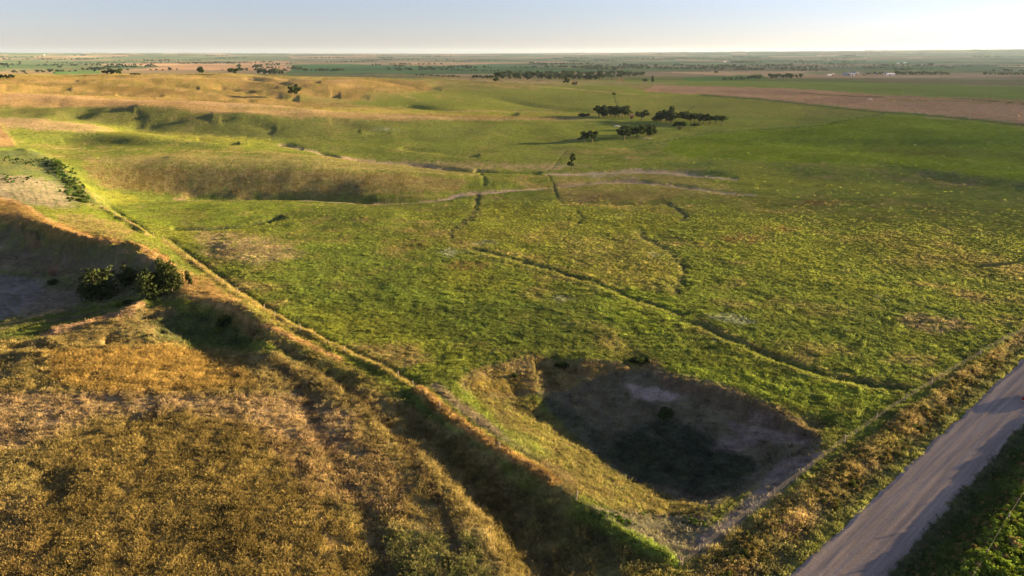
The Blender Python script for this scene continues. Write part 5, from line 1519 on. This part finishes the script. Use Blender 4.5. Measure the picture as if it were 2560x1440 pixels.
HAZY = [(1770,1915,166,167,26,3,6),(1915,1985,167,166,14,5,8),(1985,2160,168,167,18,2,5),(2160,2210,172,172,8,4,7),(2235,2330,174,173,14,3,5),(2318,2331,166,166,2,8,9),(2005,2140,160,158,10,2,4),
 (1828,1888,158,157,10,5,7),(1345,1450,161,162,16,4,6),(1550,1640,146,147,12,3,4),(1600,1655,150,150,8,3,4),(2090,2125,147,147,5,3,4),(450,537,160,160,18,3,5),(2340,2560,166,165,30,2,4),(560,640,158,158,14,3,4),(900,1060,150,150,20,2,3),
 (1128,1300,177,181,22,4,6),(1300,1430,181,183,12,4,6)]
# far woods, an uncountable scatter toward the horizon
WOODS = bpy.data.collections.new('far_wood_kinds')
for s_ in range(3):
    me = PROTO['far%d' % s_][0].copy(); me.materials.clear(); me.materials.append(M_LEAFI)
    WOODS.objects.link(bpy.data.objects.new('far_wood_kind_%s' % 'abc'[s_], me))
g = np.random.default_rng(31)
Pw = []
for k in range(150):
    r = 3000 * (24000 / 3000) ** g.random(); a = g.uniform(-41, 41) * math.pi / 180
    cx, cy = r * math.sin(a), r * math.cos(a)
    L = g.uniform(60, 380) * (1 + r / 14000); ang = .3 + (0 if g.random() < .8 else math.pi / 2) + g.normal() * .12
    m_ = int(g.uniform(8, 34))
    t = g.uniform(-.5, .5, m_) * L; q = g.normal(0, 10 + r * .002, m_)
    xx = cx + t * math.cos(ang) - q * math.sin(ang); yy = cy + t * math.sin(ang) + q * math.cos(ang)
    hs_ = g.uniform(6, 13, m_) * (1 + .35 * (r > 9000))
    for a_, b_, c_ in zip(xx, yy, hs_): Pw.append((a_, b_, c_, (1.6 if r > 9000 else 1.15)))
for (x0, x1, y0, y1, n_, h0, h1) in HAZY:
    for i in range(n_):
        f = (i + g.random()) / n_; X, Y, z_ = at(x0 + (x1 - x0) * f, y0 + (y1 - y0) * f + g.uniform(-.6, .6))
        hm = g.uniform(h0, h1) * (Y * CP + (H - z_) * SP) / F; Pw.append((X, Y, hm, 1.1))
Pw = np.array(Pw); nn = len(Pw)
scatter_object('far_woods', np.stack([Pw[:, 0], Pw[:, 1], ground(Pw[:, 0], Pw[:, 1]) - .5], 1), np.array([[.032, .05, .018]]) * g.uniform(.7, 1.3, (nn, 1)),
    g.uniform(0, 6.28, nn), np.stack([Pw[:, 2] * Pw[:, 3] * 1.2, Pw[:, 2] * Pw[:, 3] * 1.2, Pw[:, 2]], 1), g.integers(0, 3, nn), WOODS)
# tree just beyond the frame whose shadow crosses the pasture
plant('broad0', 0, 0, 1, 1, 'field_tree', 'small tree whose long shadow crosses the edge of the pasture', 'tree', loc=(174, 204.5, float(ground(174, 204.5))))
COL.objects[-1] if False else None
for o_ in list(COL.objects):
    if o_.get('label', '').startswith('small tree whose'): o_.scale = (3.0, 3.0, 5.5)

# ------------------------------------------------------------------ fences
def post_mesh(kind):
    m = MB()
    if kind == 'wood':
        m.tube([(0, 0, -.3), (.01, 0, .6), (0, .01, 1.45)], [.10, .095, .085], 7)
        return m.mesh('post', M_WOODPOST)
    m.box((0, 0, .5), (.05, .012, 1.6)); m.box((0, .02, .5), (.012, .035, 1.6))
    return m.mesh('post', M_STEEL)
ME_WOOD = post_mesh('wood'); ME_STEEL = post_mesh('steel')

def fence(name, line, step, label, heights, wood_every=4, wire_r=.011, group=None, sag=.02):
    pts = [hit(p[0], p[1], Z)[:2] for p in line]
    seg = [math.hypot(b[0] - a[0], b[1] - a[1]) for a, b in zip(pts[:-1], pts[1:])]
    L = sum(seg); n = int(L / step); root = None; pos = []
    for k in range(n + 1):
        d = L * k / n
        for i, s in enumerate(seg):
            if d <= s + 1e-6 or i == len(seg) - 1: break
            d -= s
        f = d / seg[i]; x = pts[i][0] * (1 - f) + pts[i + 1][0] * f; y = pts[i][1] * (1 - f) + pts[i + 1][1] * f
        pos.append((x, y, float(ground(x, y))))
    o = empty(name, pos[0]); tag(o, label, 'fence', group)
    x0, y0, z0 = pos[0]
    for k, (x, y, z) in enumerate(pos):
        wood = (k % wood_every == 0)
        p = obj('post', ME_WOOD if wood else ME_STEEL, o); p.location = (x - x0, y - y0, z - z0)
        p.rotation_euler = (rt.uniform(-.06, .06), rt.uniform(-.06, .06), rt.uniform(0, 3)); s = rt.uniform(.9, 1.1); p.scale = (1, 1, s)
    for h in heights:
        m = MB(); W = []
        for k, (x, y, z) in enumerate(pos):
            W.append((x - x0, y - y0, z - z0 + h + rt.uniform(-.02, .02)))
            if k < len(pos) - 1:
                xn, yn, zn = pos[k + 1]; W.append(((x + xn) / 2 - x0, (y + yn) / 2 - y0, (z + zn) / 2 - z0 + h - sag))
        m.tube(W, wire_r, 3, False)
        obj('wire', m.mesh('wire', M_WIRE), o)
    return o
fence('wire_fence', [(1705,1415),(1950,1230),(2100,1113),(2280,990),(2395,920),(2560,828),(2740,735),(2950,640)], 3.6,
      'wire fence with thin posts running between the pasture and the gravel road verge', (.35, .62, .9, 1.15), 3, .0055)
fence('wire_fence', STRIP[::-1][0:15] + [(408,600)], 5.5, 'old wire fence along the grassy strip that divides the pasture from the dry field', (.4, .75, 1.05), 3, .006)
fence('wire_fence', [(2400,1500),(2445,1430),(2490,1350),(2545,1262),(2620,1150),(2700,1040)], 4.5, 'overgrown wire fence among weeds beyond the far side of the gravel road', (.5, 1.1), 2, .0035)
fence('wire_fence', [(385,592),(340,565),(300,542),(250,515),(215,480),(180,448),(140,412),(100,392),(50,371),(20,335),(0,308)], 8, 'far end of the field fence crossing the green valley to the tan meadow corner', (.4, .8, 1.1), 3, .008)

# ------------------------------------------------------------------ utility poles
def make_pole():
    o = empty('utility_pole', (0, 0, 0))
    obj('pole', MB().tube([(0, 0, -.5), (0, 0, 10.2)], [.17, .12], 8).mesh('pole', M_WOODPOST), o)
    obj('crossarm', MB().box((0, 0, 9.6), (2.4, .12, .14)).mesh('crossarm', M_WOODPOST), o)
    for dx in (-1.1, 0, 1.1):
        q = obj('insulator', MB().tube([(dx, 0, 9.67 if dx else 10.2), (dx, 0, 9.85 if dx else 10.4)], [.06, .04], 6).mesh('insulator', M_STEEL), o)
    return o
POLE = make_pole()
POLES = [(1574,311,22,'utility pole standing among the long shadows inside the grove'),
 (1784,238,13,'pole of the field line beside the ploughland, first beyond the grove'), (1850,246,12,'pole of the field line beside the ploughland, at the narrow end of the dark ditch'),
 (1904,252,12,'pole of the field line beside the dark ditch below the brown furrows'), (2046,260,12,'pole of the field line where the ditch widens below the furrows'),
 (2216,275,13,'pole of the field line below the white pickup'), (2422,300,14,'pole of the field line at the broad end of the ploughland'),
 (1010,201,16,'pole on the brow behind the golden knoll, tallest of its line'), (914,190,7,'short looking pole behind the golden knoll'), (942,191,8,'second pole behind the golden knoll'), (960,192,8,'third pole behind the golden knoll'),
 (1073,192,8,'pole at the thin hedge line leading to the shelterbelt'), (1239,182,11,'pole rising above the long shelterbelt'), (1324,210,12,'pole in the tan field before the shelterbelt'),
 (1672,233,13,'pole at the pointed end of the ploughland'), (177,189,12,'pole on the skyline of the golden hills'), (790,175,15,'pole beside the long clump behind the golden hills')]
for k, (px, py, h_, lb) in enumerate(POLES):
    if k == 0: o = POLE
    else:
        o = POLE.copy(); COL.objects.link(o)
        for ch in list(POLE.children):
            c = ch.copy(); COL.objects.link(c); c.parent = o
    x, y, z = at(px, py); dep = y * CP + (H - z) * SP
    o.location = (x, y, z); s = np.clip(h_ * dep / F / 10.4, .7, 1.3); o.scale = (s, s, s); o.rotation_euler = (0, 0, .9)
    tag(o, lb, 'utility pole', 'utility poles')

# ------------------------------------------------------------------ farm buildings
M_WALLW = mat_plain('white_siding', (.75, .74, .72), .6, noise=.05); M_ROOFB = mat_plain('blue_grey_metal', (.16, .22, .30), .5, .2, noise=.1)
M_CREAM = mat_plain('cream_metal', (.62, .50, .34), .6, noise=.08); M_DARKROOF = mat_plain('dark_roof', (.07, .08, .10), .7); M_GLASSD = mat_plain('dark_pane', (.03, .04, .05), .2)
def barn(px, py, wpx, hpx, label, wall, roof, rz=.2, depth=14.0, roofh=.35, name='barn', cat='barn', win=3):
    x, y, z = at(px, py); dep = y * CP + (H - z) * SP
    w = wpx * dep / F; h = hpx * dep / F; wh = h * (1 - roofh)
    o = empty(name, (x, y, z), rz); tag(o, label, cat)
    obj('wall', MB().box((0, 0, wh / 2 - .3), (w, depth, wh + .6)).mesh('wall', wall), o)
    rf = MB(); ov = .4
    a = [(-depth / 2 - ov, wh), (0, h), (depth / 2 + ov, wh), (depth / 2 + ov, wh + .25), (0, h + .25), (-depth / 2 - ov, wh + .25)]
    i = len(rf.v)
    rf.v += [(-w / 2 - ov, q[0], q[1]) for q in a] + [(w / 2 + ov, q[0], q[1]) for q in a]
    rf.f += [(0, 1, 2, 3, 4, 5), (11, 10, 9, 8, 7, 6)] + [(k, 6 + k, 6 + (k + 1) % 6, (k + 1) % 6) for k in range(6)]
    obj('roof', rf.mesh('roof', roof), o)
    gb = MB()
    for sx in (-1, 1):
        i = len(gb.v); gb.v += [(sx * w / 2, -depth / 2, wh), (sx * w / 2, depth / 2, wh), (sx * w / 2, 0, h), (sx * (w / 2 - .2), -depth / 2, wh), (sx * (w / 2 - .2), depth / 2, wh), (sx * (w / 2 - .2), 0, h)]
        gb.f += [(i, i + 1, i + 2), (i + 3, i + 5, i + 4), (i, i + 3, i + 4, i + 1), (i + 1, i + 4, i + 5, i + 2), (i + 2, i + 5, i + 3, i)]
    obj('gable', gb.mesh('gable', wall), o)
    obj('door', MB().box((-w * .28, -depth / 2 - .06, wh * .38), (w * .22, .12, wh * .8)).mesh('door', M_DARKROOF), o)
    for k in range(win):
        obj('window', MB().box((w * (.02 + .15 * k), -depth / 2 - .05, wh * .55), (1.4, .1, 1.2)).mesh('window', M_GLASSD), o)
    return o
barn(2120, 189, 17, 9, 'large blue grey farm shed at the near end of the farmstead', M_ROOFB, M_DARKROOF, rz=.15, depth=26)
barn(2132.5, 189.5, 8, 10, 'tall pale blue shed with a bright white side between the dark and cream sheds', M_WALLW, M_ROOFB, rz=-.35, depth=16)
barn(2142, 188, 9, 8, 'cream coloured machine shed beside the blue grey sheds', M_CREAM, M_CREAM, rz=-.3, depth=16)
barn(2226, 189, 18, 6, 'long low white farmhouse in front of the windbreak trees', M_WALLW, M_WALLW, rz=.1, depth=12, name='farmhouse', cat='house', win=4)
barn(2214, 187, 7, 5, 'small pale outbuilding joined to the end of the white farmhouse yard', M_WALLW, M_ROOFB, rz=.1, depth=9, name='outbuilding', cat='shed', win=1)
barn(2073, 190, 7, 4, 'small white shed alone on the field side of the farmstead', M_WALLW, M_WALLW, rz=.3, depth=8, name='outbuilding', cat='shed', win=1)
barn(2082, 187, 4, 4, 'tiny cream hut behind the small white shed', M_CREAM, M_CREAM, rz=.2, depth=6, name='outbuilding', cat='shed', win=0)
barn(2160, 188, 8, 4, 'low rusty roofed shed between the cream shed and the windbreak', M_DARKROOF, mat_plain('rust_roof', (.22, .12, .08), .8), rz=.2, depth=9, name='outbuilding', cat='shed', win=0)
barn(2190, 186, 6, 5, 'small blue roofed shed half hidden by windbreak trees', M_WALLW, M_ROOFB, rz=.2, depth=9, name='outbuilding', cat='shed', win=0)
barn(1812, 156, 5, 3, 'hazy white barn of the distant farm beyond the creek', M_WALLW, M_WALLW, rz=.2, depth=20, win=0)
barn(2262, 158, 3, 2.5, 'hazy white building on the far slope above the farmstead', M_WALLW, M_WALLW, rz=.2, depth=20, win=0)
barn(2245, 159, 2.5, 2, 'smaller hazy white building beside its neighbour on the far slope', M_WALLW, M_WALLW, rz=.2, depth=18, win=0)
barn(110, 138, 3, 2, 'tiny white building near the horizon beyond the golden hills', M_WALLW, M_WALLW, rz=.2, depth=30, win=0)

# pale sheet of corrugated roof lying in the grove, and the heap of rubble
x, y, z = at(1543, 317)
m = MB(); rows = 9; wdt, dpt = 5.2, 3.2
for i in range(rows + 1):
    xx = -wdt / 2 + wdt * i / rows; zz = .35 + .35 * math.cos(xx * .6) + (.06 if i % 2 else 0)
    m.v += [(xx, -dpt / 2, zz), (xx, dpt / 2, zz + .15), (xx, -dpt / 2, zz - .06), (xx, dpt / 2, zz + .09)]
for i in range(rows):
    a = 4 * i; b = a + 4
    m.f += [(a, b, b + 1, a + 1), (a + 2, a + 3, b + 3, b + 2), (a, a + 2, b + 2, b), (a + 1, b + 1, b + 3, a + 3)]
sh = obj('roof_sheet', m.mesh('roof_sheet', M_WALLW)); sh.location = (x, y, z); sh.rotation_euler = (0, 0, .1)
tag(sh, 'bright white curved metal sheet lying in the grass between the grove rows', 'metal sheet')
x, y, z = at(1614, 347)
m = MB()
for k in range(60):
    a = rt.uniform(0, 6.28); q = 4.2 * math.sqrt(rt.random()); s = rt.uniform(.3, .8)
    m.box((q * math.cos(a) * 1.4, q * math.sin(a) * .6, .25 + .5 * (1 - q / 4.2)), (s, s * rt.uniform(.5, 1), s * .6), rt.uniform(0, 3), .7)
rb = obj('rubble', m.mesh('rubble', mat_plain('pale_concrete', (.34, .29, .25), .9))); rb.location = (x, y, z); rb['kind'] = 'stuff'

# ------------------------------------------------------------------ pickup trucks
M_RED = mat_plain('red_paint', (.28, .02, .015), .3, noise=.05); M_WHITE = mat_plain('white_paint', (.75, .75, .75), .3, noise=.03)
M_TYRE = mat_plain('tyre_rubber', (.02, .02, .02), .85); M_RIM = mat_plain('wheel_metal', (.45, .45, .46), .35, .8); M_GLASS = mat_plain('vehicle_glass', (.02, .025, .03), .08, noise=0)
M_LAMP = mat_plain('tail_lamp', (.35, .01, .01), .25, noise=0); M_HLAMP = mat_plain('head_lamp', (.6, .6, .6), .15, noise=0); M_TRIM = mat_plain('dark_trim', (.03, .03, .03), .6)
def pickup(paint, name='pickup_truck'):
    o = empty(name, (0, 0, 0))
    # body side profile x (front +) z, with wheel arches
    def arch(cx, r=.47, n=6):
        return [(cx + r * math.cos(math.pi * k / n), .48 + r * math.sin(math.pi * k / n)) for k in range(n + 1)]
    prof = [(2.86, .45), (2.92, .7), (2.86, 1.0), (2.75, 1.12), (1.45, 1.22), (1.3, 1.25), (-2.85, 1.25), (-2.9, 1.2), (-2.9, .5)] + arch(-1.78)[::-1] + [(-1.2, .42), (1.2, .42)] + arch(1.85)[::-1]
    obj('body', MB().prism(prof, -.98, .98).mesh('body', paint, bevel=.02), o)
    cab = [(1.5, 1.18), (.85, 1.82), (.6, 1.88), (-.55, 1.88), (-.75, 1.8), (-.85, 1.18)]
    cb = MB(); n = len(cab)
    for yy, k in ((-.92, 0), (.92, 0)):
        cb.v += [(px_, yy * (1.0 if pz < 1.3 else .84), pz) for px_, pz in cab]
    cb.f += [tuple(range(n)), tuple(n + k for k in reversed(range(n)))] + [((k + 1) % n, k, n + k, n + (k + 1) % n) for k in range(n)]
    c = obj('cab', cb.mesh('cab', paint, bevel=.03), o)
    wsd = MB(); wsd.v += [(1.46, -.76, 1.26), (1.46, .76, 1.26), (.92, .68, 1.78), (.92, -.68, 1.78), (1.52, -.76, 1.26), (1.52, .76, 1.26), (.97, .68, 1.79), (.97, -.68, 1.79)]
    wsd.f += [(0, 3, 2, 1), (4, 5, 6, 7), (0, 1, 5, 4), (3, 7, 6, 2), (0, 4, 7, 3), (1, 2, 6, 5)]
    obj('windscreen', wsd.mesh('windscreen', M_GLASS), o)
    obj('rear_window', MB().box((-.84, 0, 1.53), (.06, 1.3, .36)).mesh('rear_window', M_GLASS), o)
    for sy in (-1, 1):
        for x0, x1 in ((.05, 1.1), (-.7, -.02)):
            w = MB(); w.prism([(x0, 1.3), (x1, 1.3), (min(x1, .78), 1.74), (x0, 1.74)], sy * .86 - .05, sy * .86 + .05)
            obj('side_window', w.mesh('side_window', M_GLASS), o)
        for nm, xx, col_ in (('headlight', 2.86, M_HLAMP), ('tail_light', -2.9, M_LAMP)):
            obj(nm, MB().box((xx, sy * .82, .92), (.08, .24, .3)).mesh(nm, col_), o)
        obj('mirror', MB().box((.95, sy * 1.08, 1.35), (.12, .22, .24)).mesh('mirror', M_TRIM), o)
        obj('door_handle', MB().box((.1, sy * .995, 1.08), (.18, .03, .05)).mesh('door_handle', M_TRIM), o)
        for xx in (1.85, -1.78):
            w = obj('wheel', MB().tube([(xx, sy * .98, .4), (xx, sy * .70, .4)], .40, 20).mesh('wheel', M_TYRE), o)
            obj('rim', MB().tube([(xx, sy * .99, .4), (xx, sy * .9, .4)], .24, 14).mesh('rim', M_RIM), w)
    obj('cargo_bed', MB().box((-1.87, 0, 1.262), (1.9, 1.66, .02)).mesh('cargo_bed', M_TRIM), o)
    obj('bumper', MB().box((-2.97, 0, .58), (.14, 1.9, .2)).mesh('bumper', M_RIM), o)
    obj('bumper', MB().box((2.93, 0, .55), (.14, 1.9, .22)).mesh('bumper', M_RIM), o)
    obj('grille', MB().box((2.9, 0, .88), (.06, 1.3, .3)).mesh('grille', M_TRIM), o)
    return o
TR = pickup(M_RED)
ax, ay = unproj(1987, 1440); bx, by = unproj(2560, 903); ang = math.atan2(by - ay, bx - ax)
TX, TY = road_point(74.2, 2.5)
TR.location = (TX, TY, .33); TR.rotation_euler = (0, 0, ang); TR.scale = (1, 1, 1.03)
tag(TR, 'red pickup truck parked on the gravel road at the edge of view', 'pickup truck')
T2 = TR.copy(); COL.objects.link(T2)
T2.name = 'farm_pickup'
for ch in list(TR.children):
    c = ch.copy(); COL.objects.link(c); c.parent = T2
    if c.name.startswith(('body', 'cab')) and not c.name.startswith('cargo'):
        c.data = c.data.copy(); c.data.materials.clear(); c.data.materials.append(M_WHITE)
    for s2 in ch.children:
        d = s2.copy(); COL.objects.link(d); d.parent = c
x, y, z = at(2175, 249.5); T2.location = (x, y, z); T2.rotation_euler = (0, 0, .3); T2.scale = (1, 1, 1)
tag(T2, 'small white pickup truck standing in the tan stubble field', 'pickup truck')
print('objects', len(COL.objects), time.time() - T0)
# ------------------------------------------------------------------ haze: one closed box of thin even air
def haze_box():
    bm = bmesh.new()
    bmesh.ops.create_cube(bm, size=1.0)
    me = bpy.data.meshes.new('haze'); 
    zlo = float(Z.min()) - 2.0; zhi = max(H + 6.0, float(Z.max()) + 12.0)
    S = 56000.0
    bmesh.ops.scale(bm, vec=(S, S, zhi - zlo), verts=bm.verts)
    bmesh.ops.translate(bm, vec=(0, 0, (zhi + zlo) / 2), verts=bm.verts)
    bm.to_mesh(me); bm.free()
    o = bpy.data.objects.new('haze', me); COL.objects.link(o); o['kind'] = 'stuff'
    m, nt, out = mat_new('haze_air')
    v = nt.nodes.new('ShaderNodeVolumePrincipled')
    v.inputs['Color'].default_value = (.55, .76, 1, 1)
    v.inputs['Density'].default_value = HAZE
    v.inputs['Anisotropy'].default_value = 0.2
    nt.links.new(v.outputs[0], out.inputs['Volume'])
    me.materials.append(m)
    print('HAZE TOP', zhi, 'bottom', zlo)
    return o
HAZE = 1.8e-5
haze_box()
